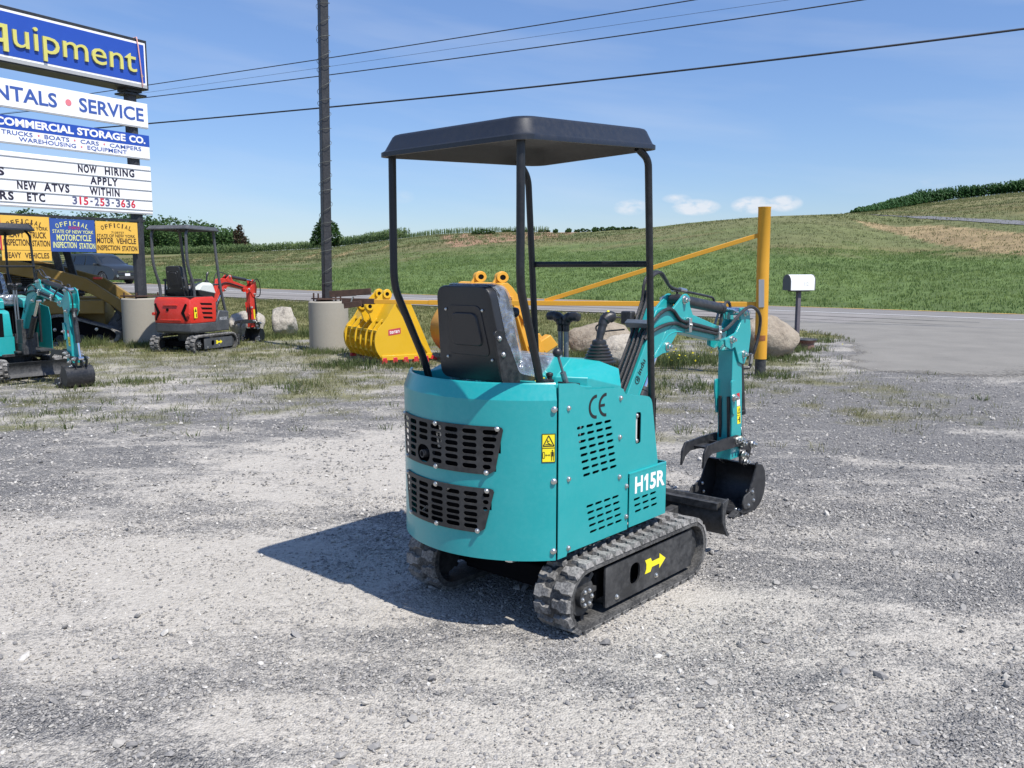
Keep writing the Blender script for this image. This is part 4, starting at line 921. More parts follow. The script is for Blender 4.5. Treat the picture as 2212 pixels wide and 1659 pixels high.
    P = [(.250, by - .002)] + [(.242 + .036 * math.sin(R(a)), by + .034 - .036 * math.cos(R(a))) for a in range(15, 91, 15)] + [(.278, -.10), (.270, -.10), (.270, by + .04)] + [(.242 + .028 * math.sin(R(a)), by + .034 - .028 * math.cos(R(a))) for a in range(75, 14, -15)] + [(.250, by + .006)]
    m = MB(); m.prism(P, .350, .612, 'xy'); m.bb((-.08, by - .0022, .6045), (.249, by + .018, .6125)); m.build('front_box_corner', TEAL, root, .002)
    m = MB(); m.bb((-.07, by + .03, .36), (.255, -.12, .585)); m.build('battery_box', DARK, root, .004)
    hm = lambda u, w, t: (u, by - .0022 - t * .0012, w - (u - .1) * .03)
    m = MB(); text_into(m, 'H', (-.034, .034, .502, .584), hm, 1, .03); text_into(m, '5R', (.100, .236, .502, .584), hm, 1, .03)
    m.add([hm(a, c, t) for t in (0, 1) for a, c in ((.064, .502), (.082, .502), (.082, .584), (.068, .584), (.048, .566), (.048, .551), (.064, .561))], [(0, 1, 2, 3, 4, 5, 6), (7, 8, 9, 10, 11, 12, 13)] + [(i, (i + 1) % 7, 7 + (i + 1) % 7, 7 + i) for i in range(7)]); m.build('lettering', DECALW, fb)
    # left side and deck
    m = MB(); m.prism([(-.62, .33), (.0, .33), (.0, .85), (-.05, 1.0), (-.62, 1.085)], MY(-.388) + .10, MY(-.388) + .094); m.build('side_panel', TEAL, root, .002)
    m = MB(); m.prism([cp3(p, 0, RR - .034)[:2] for p in range(-50, 51, 5)] + [(-.56, .53), (-.25, .53), (-.25, -.37), (-.56, -.37)], 1.03, 1.045, 'xy'); m.build('deck', TEAL, root)
    m = MB(); m.bb((-.25, -.12, .38), (.40, .40, .41)); m.bb((-.55, -.25, .36), (-.12, .40, .62)); m.build('floor_plate', BLACKM, root, .004)
    m = MB(); m.bb((-.40, -.28, .33), (.30, .36, .37)); m.build('turntable_frame', BLACKM, root, .004)
    m = MB(); m.bb((.22, -.07, .40), (.44, .11, .52)); m.bb((.30, -.065, .36), (.46, .105, .86)); m.cyl((.40, .02, .36), (.40, .02, .56), .07, n=20); m.build('swing_bracket', BLACKM, root, .006)
    # right console
    V = [(-.47, -.25, 1.10), (-.36, -.25, 1.176), (-.13, -.25, 1.143), (-.095, -.335, 1.112), (-.128, -.372, 1.035), (-.385, -.366, 1.098), (-.47, -.09, 1.10), (-.36, -.09, 1.176), (-.05, -.09, 1.142), (.0, -.09, 1.10), (.0, -.09, 1.0), (-.50, -.09, 1.0), (-.47, -.25, 1.0), (-.385, -.366, 1.0), (-.128, -.372, 1.0)]
    m = MB(); m.add(V, [(0, 5, 2, 1), (5, 4, 3, 2), (1, 2, 8, 7), (2, 3, 9, 8), (3, 4, 10, 9), (0, 1, 7, 6), (6, 7, 8, 9, 10, 11), (0, 12, 13, 5), (5, 13, 14, 4), (4, 14, 10), (0, 6, 11, 12), (11, 10, 14, 13, 12)]); m.build('console', TEAL, root, .004, seg=3)
    m = MB(); m.loft([[(-.625, y, 1.0), (-.40, y, 1.0), (-.36, y, 1.058), (-.49, y, 1.078), (-.625, y, 1.094)] for y in (-.375, -.12)]); m.build('console_ledge', TEAL, root, .004)
    A = [(-.575, 1.105), (-.44, 1.178), (-.205, 1.150), (-.055, 1.105), (-.055, 1.0), (-.575, 1.03)]
    B = [(-.605, 1.085), (-.47, 1.095), (-.32, 1.088), (-.055, 1.045), (-.050, .99), (-.60, 1.02)]
    m = MB(); m.loft([[(x, .43, z) for x, z in B], [(x, .34, z) for x, z in A], [(x, .19, z) for x, z in A]]); m.build('console', TEAL, root, .004)
    # control lever with bellows
    for sgn, yy in ((-1, -.195), (1, .42)):
        prof = []
        for i in range(6): prof += [(.078 - .007 * i, 1.128 + .015 * i), (.080 - .007 * i, 1.134 + .015 * i), (.070 - .007 * i, 1.141 + .015 * i)]
        m = MB(); m.lathe(prof + [(.036, 1.222), (.032, 1.235), (.018, 1.24)], (-.06, yy, 0), n=24)
        js = m.build('joystick', PLAST, root, ang=50)
        m = MB(); m.tube(smooth_path([(-.06, yy, 1.23), (-.052, yy, 1.26), (-.035, yy, 1.30), (-.025, yy, 1.325), (.0, yy - .012, 1.345), (.03, yy - .025, 1.340)], 5), [.018] * 6 + [.020] * 5 + [.023] * 5 + [.028] * 8 + [.024, .014], 12); m.build('grip', PLAST, js)
        m = MB(); m.ball((-.006, yy - .012, 1.370), .008, 8); m.build('button', DECALY, js)
    # travel levers with T grips
    for yy, sg in ((.052, -1), (.088, 1)):
        m = MB(); m.cyl((.02, yy + .0, .42), (.0, yy + .0, 1.29), .0125, n=10); lv = m.build('travel_lever', STEEL, root)
        m = MB(); m.tube(smooth_path([(.0, yy, 1.262), (.0, yy, 1.30), (.0, yy + sg * .008, 1.325), (.0, yy + sg * .036, 1.338), (.0, yy + sg * .068, 1.336), (.0, yy + sg * .082, 1.334)], 5), [.017] * 5 + [.022] * 4 + [.027] * 5 + [.023] * 6 + [.021] * 4 + [.016, .007], 12); m.build('grip', PLAST, lv)
    # throttle lever with ball knob, ignition switch
    m = MB(); m.cyl((-.475, -.315, 1.075), (-.527, -.305, 1.215), .006, n=8); m.cyl((-.472, -.316, 1.068), (-.495, -.311, 1.128), .013, n=10); th = m.build('throttle_lever', STEEL, root)
    m = MB(); m.ball((-.527, -.305, 1.217), .021, 14); m.build('knob', PLAST, th)
    m = MB(); m.box((-.455, -.315, 1.075), (.10, .05, .012), Matrix.Rotation(R(8), 3, 'Y')); m.build('lever_plate', PLAST, th, .003)
    m = MB(); m.lathe([(.02, 0), (.02, .012), (.012, .014), (.012, .026), (.016, .028), (.016, .04), (.006, .044)], (-.555, -.285, 1.088), n=14); m.box((-.585, -.285, 1.094), (.05, .035, .02)); m.build('ignition_switch', BLACKP, root, .002)
    m = MB(); m.box((-.52, -.20, 1.088), (.04, .035, .002), Matrix.Rotation(R(-28), 3, 'Y')); m.build('console_decal', DECALY, root)
    make_seat(root, -.70, .03, 1.085)
    # canopy frame
    make_post('canopy_post', root, [(-.612, -.292, 1.02), (-.672, -.315, 1.16), (-.872, -.392, 1.49), (-.886, -.40, 1.56), (-.884, -.40, 2.10)], .0172, .12, POSTB)
    make_post('canopy_post', root, [(-.655, .352, 1.02), (-.69, .352, 1.14), (-.868, .35, 1.48), (-.878, .35, 1.55), (-.875, .35, 2.10)], .0172, .12, POSTB)
    make_post('canopy_post', root, [(.185, -.345, .60), (.165, -.355, .93), (.020, -.40, 2.075), (-.05, -.385, 2.12)], .0172, .035, POSTB)
    make_post('canopy_post', root, [(.12, .335, .50), (.115, .335, 1.0), (.02, .32, 2.04), (-.08, .30, 2.11)], .0172, .05, POSTB)
    m = MB(); m.cyl((.078, -.382, 1.598), (.078, .33, 1.597), .0150, n=14); m.build('cross_bar', POSTB, root)
    canopy(root, [(-.935, -.455, 2.063), (.075, -.435, 2.122), (.15, .365, 2.108), (-.93, .408, 2.060)], .095, CANOPY, UNDER)
    boom = make_arm(root, .02, TEAL, BLACKP)
    # lettering on the boom
    u = Vector((.56, 0, .828)); w = Vector((-.828, 0, .56)); o = Vector((.522, .02 - .0605, .972))
    def bmap(a, c, t): p = o + u * a + w * c; return (p.x, p.y - t, p.z)
    m = MB(); oo = []; ii = []
    for q in range(27):
        a = R(40 + 300 * q / 26); oo.append((.024 * math.cos(a), .024 * math.sin(a))); ii.append((.0185 * math.cos(a), .0185 * math.sin(a)))
    n = len(oo); m.add([bmap(*p, .0012) for p in oo + ii], [(i, i + 1, n + i + 1, n + i) for i in range(n - 1)])
    for a0, a1, c0, c1 in ((-.004, .024, -.003, .003), (-.004, .001, -.014, .012), (.006, .020, .009, .014), (.008, .012, -.018, .014)): m.add([bmap(a0, c0, .0012), bmap(a1, c0, .0012), bmap(a1, c1, .0012), bmap(a0, c1, .0012)], [(0, 1, 2, 3)])
    text_into(m, 'indu', (.034, .125, -.012, .024), bmap, .0012, .01)
    m.build('lettering', DECALK, boom)
    # stick decals
    sk = [c for c in root.children if c.name.startswith('stick') and 'cyl' not in c.name][0]
    y = .02 - .0535
    m = MB(); m.add([(1.722, y, .764), (1.762, y, .766), (1.770, y, .722), (1.727, y, .722)], [(0, 1, 2, 3)]); m.build('sticker', DECALR, sk)
    m = MB(); m.add([(1.727, y, .722), (1.770, y, .722), (1.774, y, .680), (1.732, y, .680)], [(0, 1, 2, 3)]); wd = m.build('sticker', DECALW, sk)
    m = MB(); m.add([(1.732, y, .676), (1.778, y, .676), (1.793, y, .558), (1.746, y, .558)], [(0, 1, 2, 3)]); m.build('warning_sticker', DECALY, sk)
    m = MB(); q = y - .001
    tri = [(1.741, .628), (1.764, .668), (1.783, .628)]; ti = [(1.749, .633), (1.764, .658), (1.775, .633)]
    m.add([(x, q, z) for x, z in tri + ti], [(0, 1, 4, 3), (1, 2, 5, 4), (2, 0, 3, 5)])
    m.add([(x, q, z) for x, z in ((1.738, .617), (1.784, .617), (1.785, .614), (1.739, .614))], [(0, 1, 2, 3)])
    m.add([(x, q, z) for x, z in ((1.768, .605), (1.781, .605), (1.784, .568), (1.772, .568))], [(0, 1, 2, 3)])
    m.add([(x, q, z) for x, z in ((1.748, .588), (1.772, .592), (1.772, .586), (1.748, .583))], [(0, 1, 2, 3)]); m.build('warning_symbol', DECALK, sk)
    # work light
    m = MB(); m.box((.655, .115, 1.30), (.05, .07, .075)); wl_ = m.build('work_light', BLACKP, root, .008)
    m = MB(); m.cyl((.655, .10, 1.27), (.655, .09, 1.22), .006, n=8); m.build('light_bracket', STEEL, wl_)
    hose(root, [(.64, .14, 1.30), (.60, .19, 1.30), (.56, .24, 1.265), (.55, .26, 1.245), (.56, .25, 1.22), (.60, .2, 1.225), (.63, .12, 1.235)], .005, name='light_cable')
    return root
main = teal_excavator()
main.location = (.3119, 4.3716, 0.012); main.rotation_euler = (0, 0, R(49))
tag(main, 'teal mini excavator in the foreground with black canopy, seen from behind', 'excavator', 'teal mini excavators')
side = copy_tree(main)
side.location = (-7.2, 12.6, 0); side.rotation_euler = (0, 0, R(90 - 128))
side['label'] = 'teal mini excavator facing us in front of the yellow loader, cut by the left edge'

# ------------------------------------------------------------------ the red mini excavator
def red_excavator():
    root = empty('mini_excavator', label='red mini excavator with grey canopy standing beside the sign post base', cat='excavator')
    for y0, y1 in ((-.475, -.285), (MY(-.475), MY(-.285))): make_track(root, y0, y1, -.50, .44, .155, .16, GREYP)
    m = MB(); m.bb((-.40, -.29, .10), (.40, .35, .20)); m.build('undercarriage', DARK, root, .01)
    m = MB(); m.cyl((-.12, .03, .18), (-.12, .03, .36), .24, n=28); m.build('slew_ring', BLACKM, root)
    for y in (-.13, .19): m = MB(); m.bar((.20, y, .14), (.70, y, .18), .05, .06); m.build('blade_arm', BLACKM, root)
    m = MB(); m.bb((.66, -.46, .06), (.69, .52, .27)); m.build('dozer_blade', BLACKM, root, .004)
    def foot(s_, xb=-.64, xf=.02, w=.46, c=.15): return [(xf, .03 - w * s_), (xb + c, .03 - w * s_), (xb + c * .25, .03 - w * s_ + c * .35), (xb, .03 - w * s_ + c), (xb, .03 + w * s_ - c), (xb + c * .25, .03 + w * s_ - c * .35), (xb + c, .03 + w * s_), (xf, .03 + w * s_)]
    def slab(name, rows, mat, bev=.01):
        m = MB(); m.loft([[(x, y, z) for x, y in foot(s_, xb, xf)] for z, s_, xb, xf in rows]); return m.build(name, mat, root, bev)
    bd = slab('rear_cover', [(.55, .985, -.64, .03), (.62, 1.0, -.65, .06), (.96, 1.0, -.64, .06), (1.03, .97, -.61, .0)], ORANGE, .012)
    slab('lower_skirt', [(.365, .95, -.60, .06), (.40, .99, -.64, .10), (.548, .99, -.645, .10)], GREYP)
    m = MB(); m.prism([(.04, .37), (.42, .37), (.42, .74), (.14, .77), (.06, .62)], -.44, .49); fb = m.build('front_box', GREYP, root, .02)
    m = MB(); m.prism([(.04, .74), (.16, .76), (.13, .93), (.04, .95)], -.40, .44); m.build('tank_cover', GREYP, root, .02)
    m = MB(); text_into(m, 'MX15RX', (.14, .36, .575, .635), lambda u, w, t: (u, -.4405 - t * .002, w), 1, .01); m.build('lettering', surf('decal_grey', (.42, .43, .45), .4), fb)
    y = .03 - .46
    for i in range(4):
        z = .93 - i * .085; m = MB(); m.prism([(-.40 + .025 * i, z), (-.06, z - .02), (-.05 - .0 * i, z - .06), (-.36 + .02 * i, z - .045)], y - .002, y + .02); m.build('vent', DARK, bd, .004)
    # mouldings on the rear
    x = -.651
    for sg in (-1, 1):
        m = MB(); m.prism([(.03 + sg * .34, .92), (.03 + sg * .24, .75), (.03 + sg * .33, .60), (.03 + sg * .36, .60), (.03 + sg * .31, .75), (.03 + sg * .37, .90)], x - .004, x + .02, 'yz'); m.build('vent', DARK, bd, .003)
        m = MB(); m.cyl((x - .004, .03 + sg * .40, .72), (x + .02, .03 + sg * .40, .72), .03, n=14); m.build('tail_lamp', ORANGE, bd)
    m = MB(); m.bb((x - .008, -.13, .87), (x + .01, .19, .90)); m.build('moulding', ORANGE, bd, .004)
    m = MB(); m.bb((x - .006, -.20, .60), (x + .01, .26, .625)); m.build('moulding', ORANGE, bd, .004)
    m = MB(); m.cyl((x - .003, .10, .80), (x + .01, .10, .80), .03, n=14); m.build('filler_cap', DARK, bd)
    m = MB(); m.add([(-.56, y - .002, .85), (-.48, y - .002, .85), (-.48, y - .002, .65), (-.56, y - .002, .65)], [(0, 1, 2, 3)]); st = m.build('warning_sticker', DECALY, root)
    m = MB(); yy = y - .004; m.add([(px, yy, pz) for px, pz in ((-.55, .765), (-.52, .835), (-.49, .765))], [(0, 1, 2)]); m.add([(px, yy, pz) for px, pz in ((-.515, .735), (-.495, .735), (-.495, .665), (-.515, .665))], [(0, 1, 2, 3)]); m.build('warning_symbol', DECALK, st)
    m = MB(); m.bb((-.60, -.40, 1.03), (.0, .46, 1.045)); m.build('deck', BLACKM, root, .004)
    for sg in (-1, 1):
        yc = .03 + sg * .30
        m = MB(); m.loft([[(-.30, yc - .10, 1.05), (-.30, yc + .10, 1.05), (.10, yc + .10, .98), (.10, yc - .10, .98)], [(-.34, yc - .11, 1.17), (-.34, yc + .11, 1.17), (.13, yc + .11, 1.10), (.13, yc - .11, 1.10)]]); m.build('console', PLAST, root, .02)
        m = MB(); m.loft([[(-.34, yc - .112, 1.16), (-.34, yc + .112, 1.16), (.14, yc + .112, 1.08), (.14, yc - .112, 1.08)], [(-.24, yc - .10, 1.26), (-.24, yc + .10, 1.26), (.08, yc + .10, 1.25), (.08, yc - .10, 1.25)], [(-.14, yc - .06, 1.30), (-.14, yc + .06, 1.30), (.05, yc + .06, 1.29), (.05, yc - .06, 1.29)]]); m.build('console_cover', CREAM, root, .015)
        m = MB(); m.lathe([(.05, 1.28), (.035, 1.33), (.015, 1.34)], (.02, yc, 0), n=14); m.tube([(.02, yc, 1.33), (.03, yc, 1.40), (.05, yc, 1.46), (.075, yc, 1.49)], [.014, .017, .022, .014], 10); m.build('joystick', PLAST, root)
        m = MB(); m.tube([(-.42, yc - sg * .0, 1.05), (-.40, yc, 1.33)], .02, 8); m.box((-.28, yc, 1.34), (.26, .09, .05)); m.build('armrest', BLACKM, root, .012)
    make_seat(root, -.46, .03, 1.09, film=False, zt=1.60)
    for yy in (-.36, .42):
        make_post('canopy_post', root, [(-.44, yy, 1.03), (-.45, yy, 1.25), (-.60, yy, 1.62), (-.60, yy, 2.20), (-.52, yy, 2.30)], .027, .20, GREYP)
        make_post('canopy_post', root, [(.42, yy, .72), (.30, yy, 1.15), (.22, yy, 1.70), (.16, yy, 2.24), (.10, yy, 2.31)], .027, .3, GREYP)
    m = MB(); m.cyl((.28, -.36, 1.25), (.28, .42, 1.25), .018, n=10); m.build('cross_bar', GREYP, root)
    canopy(root, [(-.66, -.46, 2.27), (.26, -.46, 2.25), (.26, .52, 2.25), (-.66, .52, 2.27)], .075, GREYP, GREYP)
    make_arm(root, .02, ORANGE, BLACKP, full=False)
    hose(root, [(.60, .03, 1.22), (.64, .03, 1.40), (.72, .03, 1.47), (.85, .03, 1.47), (1.03, .03, 1.43)], .010)
    hose(root, [(.62, -.055, 1.20), (.80, -.055, 1.27), (1.0, -.055, 1.255), (1.40, -.055, 1.17)], .012)
    hose(root, [(1.70, -.07, 1.28), (1.84, -.07, 1.33), (1.94, -.07, 1.22), (1.95, -.06, 1.0), (1.90, .0, .95)], .010)
    m = MB(); m.add([(1.74, -.0345, .70), (1.79, -.0345, .70), (1.80, -.0345, .50), (1.755, -.0345, .50)], [(0, 1, 2, 3)]); m.build('warning_sticker', DECALY, root)
    return root
red = red_excavator(); red.location = (-6.06, 16.79, 0); red.rotation_euler = (0, 0, R(70))
# ------------------------------------------------------------------ sign by the road
SU = Vector((math.sin(R(31)), math.cos(R(31)), 0)); SN = Vector((SU.y, -SU.x, 0)); SP = Vector((-7.6, 18, 0))
def smp(off): return lambda s_, z, t=0: tuple(SP + SU * s_ + SN * (off + t) + Vector((0, 0, z)))
BLUE = surf('sign_blue', (.022, .075, .40), .35, var=.05); WHITE = surf('sign_white', (.86, .86, .86), .4, var=.02); SGREY = surf('sign_grey', (.38, .39, .40), .5, var=.06)
YEL2 = surf('letter_yellow', (.62, .58, .15), .45, var=.04); BLUT = surf('letter_blue', (.045, .10, .36), .5, var=.06); PINK = surf('dot_faded_red', (.72, .20, .24), .5, var=.04); STRAP = surf('strap_pink', (.80, .42, .36), .6, var=.08)
TINY = surf('tin_yellow', (.78, .47, .075), .42, var=.05); TINB = surf('tin_blue', (.035, .085, .32), .42, var=.05); LYEL = surf('letter_pale_yellow', (.70, .72, .28), .5, var=.04)
LINK = surf('letter_ink', (.02, .016, .035), .5, var=.1); LRED = surf('letter_red', (.60, .025, .05), .5, var=.05); LBROWN = surf('letter_brown', (.045, .022, .015), .5, var=.1); LGREY = surf('letter_slate', (.10, .11, .20), .5, var=.05)
sign = empty('pole_sign', tuple(SP), 0, 'tall roadside business sign of stacked white and blue boards on black poles', 'sign')
def spart(name, mb, mats, parent=None, bevel=0):
    mb.v = [tuple(Vector(p) - SP) for p in mb.v]; return mb.build(name, mats, parent or sign, bevel)
def sbox(mb, f, s0, s1, z0, z1, t0, t1, m=0):
    mb.add([f(s_, z, t) for t in (t0, t1) for s_, z in ((s0, z0), (s1, z0), (s1, z1), (s0, z1))], [(0, 1, 2, 3), (4, 5, 6, 7), (0, 1, 5, 4), (1, 2, 6, 5), (2, 3, 7, 6), (3, 0, 4, 7)], m); return mb
SL = -3.75
for s0 in (0.0, -3.45):
    m = MB(); f0 = smp(0); m.cyl(f0(s0, .93), f0(s0, 5.06), .125, n=8); ang = 40
    po = spart('pole', m, POLEG, bevel=0)
    m = MB(); sbox(m, f0, s0 - .30, s0 + .30, .985, 1.01, -.26, .26)
    bpz = spart('base_plate', m, RUST, po)
    for a in (-.25, .25):
        for c in (-.2, .2): m = MB(); m.cyl(f0(s0 + a, .95, c), f0(s0 + a, 1.07, c), .018, n=8); spart('anchor_bolt', m, RUST, po)
m = MB(); f = smp(.25); sbox(m, f, SL, .255, 5.075, 6.025, -.5, 0); hb = spart('header_box', m, POLEB, bevel=.004)
m = MB(); sbox(m, f, SL + .03, .212, 5.165, 5.965, .001, .008); spart('header_trim', m, WHITE)
m = MB(); sbox(m, f, SL + .06, .178, 5.20, 5.925, .0085, .012); spart('header_face', m, BLUE)
m = MB(); sbox(m, f, SL + .03, .212, 5.10, 5.160, .001, .02); spart('header_sill', m, SGREY)
m = MB(); text_into(m, 'uipment', (-2.446, -.02, 5.372, 5.80), lambda a, c, t: f(a, c, .0125 + t), .035, .0, cap=True); text_into(m, 'q', (-2.86, -2.535, 5.255, 5.705), lambda a, c, t: f(a, c, .0125 + t), .035, .012); text_into(m, 'E', (-3.38, -3.0, 5.372, 5.80), lambda a, c, t: f(a, c, .0125 + t), .035, .012); spart('lettering', m, YEL2, hb)
m = MB(); text_into(m, '®', (.075, .135, 5.30, 5.36), lambda a, c, t: f(a, c, .0125 + t), .004); spart('lettering', m, YEL2, hb)
m = MB(); m.tube([f(.025, 6.04, -.1), f(.025, 6.045, .02), f(.03, 5.9, .045), f(.09, 5.16, .05), f(.095, 5.12, .03)], .011, 6); spart('strap', m, STRAP)
m = MB(); sbox(m, f, -.17, .17, 5.02, 5.08, -.40, -.10); sbox(m, f, -.22, .26, 4.955, 4.99, -.42, -.08); spart('header_bracket', m, POLEB)
f = smp(.16)
def board(z0, z1, mat=WHITE, name='board'):
    m = MB(); sbox(m, f, SL, .268, z0, z1, -.045, 0); return spart(name, m, mat, bevel=.003)
def edge(z0):
    m = MB(); sbox(m, f, SL, .266, z0 - .022, z0 - .001, -.05, -.004); spart('board_edge', m, SGREY)
def txt(parent, body, s0, s1, z0, z1, mat, bold=0.0, t=.004, fm=None, o=.0012, name='lettering', cap=True, space=1.0):
    g = fm or f; m = MB(); text_into(m, body, (s0, s1, z0, z1), lambda a, c, q: g(a, c, o + q), t, bold, space, cap=cap); return spart(name, m, mat, parent)
def dot(parent, s_, z, r_, mat, o=.0015):
    m = MB(); m.cyl(f(s_, z, o), f(s_, z, o + .003), r_, n=20); spart('dot', m, mat, parent)
b1 = board(4.36, 4.825); edge(4.36)
txt(b1, 'RENTALS', -3.20, -1.642, 4.468, 4.715, BLUT, .018); txt(b1, 'SERVICE', -1.21, .17, 4.468, 4.72, BLUT, .018); dot(b1, -1.42, 4.595, .060, PINK)
b2 = board(3.748, 4.205); edge(3.748)
m = MB(); sbox(m, f, SL, .2682, 3.982, 4.2052, .001, .003); spart('blue_band', m, BLUE, b2)
txt(b2, 'COMMERCIAL', -2.80, -1.355, 4.032, 4.168, WHITE, .035, o=.0035); txt(b2, 'STORAGE', -1.285, -.27, 4.032, 4.168, WHITE, .035, o=.0035); txt(b2, 'CO.', -.19, .175, 4.032, 4.165, WHITE, .035, o=.0035)
for w_, a, c, z in (('TRUCKS', -2.70, -2.145, 3.885), ('BOATS', -1.927, -1.453, 3.885), ('CARS', -1.229, -.855, 3.885), ('CAMPERS', -.625, .073, 3.885), ('WAREHOUSING', -2.40, -1.325, 3.788), ('EQUIPMENT', -1.096, -.256, 3.788)): txt(b2, w_, a, c, z, z + .072, BLUT, .004)
for s_, z in ((-2.034, 3.925), (-1.345, 3.925), (-.739, 3.925), (-1.214, 3.822)): dot(b2, s_, z, .018, PINK)
m = MB(); sbox(m, f, SL, .268, 2.66, 3.594, -.09, 0); mq = spart('marquee', m, WHITE, bevel=.004); edge(2.66)
m = MB()
for z in (3.515, 3.314, 3.116, 2.918, 2.725): sbox(m, f, SL, .262, z - .006, z + .006, .001, .012); 
spart('letter_rail', m, SGREY, mq)
for w_, a, c, z in (('NOW', -1.315, -.93, 3.353), ('HIRING', -.762, -.118, 3.353), ('APPLY', -1.08, -.496, 3.150), ('WITHIN', -1.105, -.472, 2.951), ('NEW', -2.491, -2.137, 2.957), ('ATVS', -2.003, -1.513, 2.955), ('ETC', -2.328, -1.993, 2.757), ('ERS', -2.94, -2.567, 2.757), ('S', -2.83, -2.70, 3.170)): txt(mq, w_, a, c, z, z + .146, LINK, .03, space=1.2)
s_ = -1.468
for i, ch in enumerate('315-253-3636'):
    wd = .095 if ch not in '1-' else (.035 if ch == '1' else .05); a = -1.468 + i * .1128 + (.095 - wd) / 2 * (1 if ch in '1-' else 1)
    z0, z1 = (2.753, 2.897) if ch != '-' else (2.815, 2.84)
    txt(mq, ch, a, a + wd, z0, z1, LRED if i in (1, 2, 5, 9, 11) else LGREY, .02, cap=ch not in '-')
m = MB(); f2 = smp(.10); sbox(m, f2, -3.3, .10, 2.485, 2.53, -.05, .02); sbox(m, f2, -3.3, .10, 2.36, 2.40, -.05, -.01); spart('mounting_bar', m, POLEB)
f3 = smp(.14)
def tin(name, label, s0, s1, z0, z1, mat, trim=None):
    o = empty(name, tuple(SP), 0, label, 'sign', 'inspection signs under the letter board')
    m = MB(); sbox(m, f3, s0, s1, z0, z1, -.012, 0); pn = spart('sign_panel', m, mat, o)
    if trim is not None:
        m = MB(); sbox(m, f3, s0 - .012, s0 + .010, z0 - .005, z1, -.016, .003); spart('sign_trim', m, trim, o)
    return pn
def arch(parent, word, sc, w_, ztop, mat, h):
    n = len(word); m = MB()
    wid = {'I': .025}
    for i, ch in enumerate(word):
        q = (i - (n - 1) / 2) / ((n - 1) / 2); x = sc + q * w_ / 2; dz = -(q * q) * .055; an = -q * R(22); cw = wid.get(ch, .060)
        ca, sa = math.cos(an), math.sin(an)
        text_into(m, ch, (-cw / 2, cw / 2, -h, 0), lambda a, c, t: f3(x + (a * ca - c * sa), ztop + dz + (a * sa + c * ca), .0012 + t), .003, .004)
    spart('lettering', m, mat, parent)
def lines(pn, s0, s1, L, ink, num):
    W_ = s1 - s0; sc = (s0 + s1) / 2
    arch(pn, 'OFFICIAL', sc - .01, W_ * .70, 2.435, ink, .085)
    for body, a, c, zt, zb, bold in L: txt(pn, body, s0 + W_ * a, s0 + W_ * c, zb, zt, num if body == '7109727' else ink, bold, .002, f3)
def zz(y): return 2.46 - (y - 905) / 370 * .61
p_ = tin('inspection_sign', 'yellow motor vehicle inspection sign next to the sign pole', -1.018, -.100, 1.852, 2.462, TINY)
lines(p_, -1.018, -.100, [('7109727', .36, .66, zz(1018), zz(1046), .0), ('STATE OF NEW YORK', .02, .93, zz(1052), zz(1086), .01), ('MOTOR', .015, .40, zz(1092), zz(1158), .018), ('VEHICLE', .47, .945, zz(1096), zz(1160), .018), ('INSPECTION', .015, .545, zz(1182), zz(1240), .018), ('STATION', .595, .965, zz(1186), zz(1246), .018)], LBROWN, LBROWN)
p_ = tin('inspection_sign', 'blue motorcycle inspection sign between two yellow ones', -1.930, -1.035, 1.868, 2.472, TINB)
lines(p_, -1.930, -1.035, [('7109727', .40, .66, zz(980), zz(1012), .0), ('STATE OF NEW YORK', .05, .96, zz(1020), zz(1058), .01), ('MOTORCYCLE', .13, .90, zz(1072), zz(1140), .018), ('INSPECTION', .045, .56, zz(1156), zz(1222), .018), ('STATION', .62, .985, zz(1164), zz(1228), .018)], LYEL, LRED)
p_ = tin('inspection_sign', 'yellow heavy truck inspection sign with a red edge, left of the blue one', -2.835, -1.938, 1.885, 2.488, TINY, LRED)
lines(p_, -2.835, -1.938, [('7109727', .40, .66, zz(960), zz(990), .0), ('STATE OF NEW YORK', .05, .96, zz(1000), zz(1036), .01), ('HEAVY', .10, .46, zz(1050), zz(1118), .018), ('TRUCK', .57, .92, zz(1056), zz(1122), .018), ('INSPECTION', .04, .56, zz(1138), zz(1206), .018), ('STATION', .62, .985, zz(1146), zz(1210), .018)], LBROWN, LBROWN)
p_ = tin('sign_strip', 'narrow yellow heavy vehicles strip hanging below the truck inspection sign', -2.835, -1.932, 1.700, 1.878, TINY)
txt(p_, 'HEAVY', -2.79, -2.50, 1.745, 1.845, LBROWN, .014, .002, f3); txt(p_, 'VEHICLES', -2.43, -1.98, 1.742, 1.838, LBROWN, .014, .002, f3)

def conc_base(label, x, y, r_, h):
    m = MB(); m.lathe([(r_, 0), (r_, h - .02), (r_ - .02, h), (.02, h)], n=48); o = m.build('concrete_base', CONC); o.location = (x, y, 0); return tag(o, label, 'concrete base', 'round concrete pole bases')
conc_base('round concrete base under the business sign, beside the red excavator', -7.6, 18, .385, .955)
conc_base('round concrete base of the sign beyond the left edge', *(SP + SU * -3.45)[:2], .385, .955)
conc_base('round concrete base under the tall black pole, left of the yellow buckets', -3.48, 16.62, .37, .945)
pole = empty('steel_pole', (-3.50, 16.62, .945), 0, 'tall black steel pole wrapped in wire on a concrete base', 'pole')
m = MB(); rot = Matrix.Rotation(R(33), 3, 'Z'); m.box((0, 0, 4.1), (.155, .155, 8.1), rot); m.build('pole_shaft', POLEB, pole, .012)
m = MB(); m.box((0, 0, .045), (.50, .34, .025), rot); m.box((-.05, 0, .012), (.30, .1, .02), rot); m.build('base_plate', RUST, pole)
for a, c in ((-.22, -.12), (.22, -.12), (-.22, .12), (.22, .12)):
    q = rot @ Vector((a, c, 0)); m = MB(); m.cyl((q.x, q.y, -.03), (q.x, q.y, .15), .016, n=8); m.build('anchor_bolt', RUST, pole)
pts = []
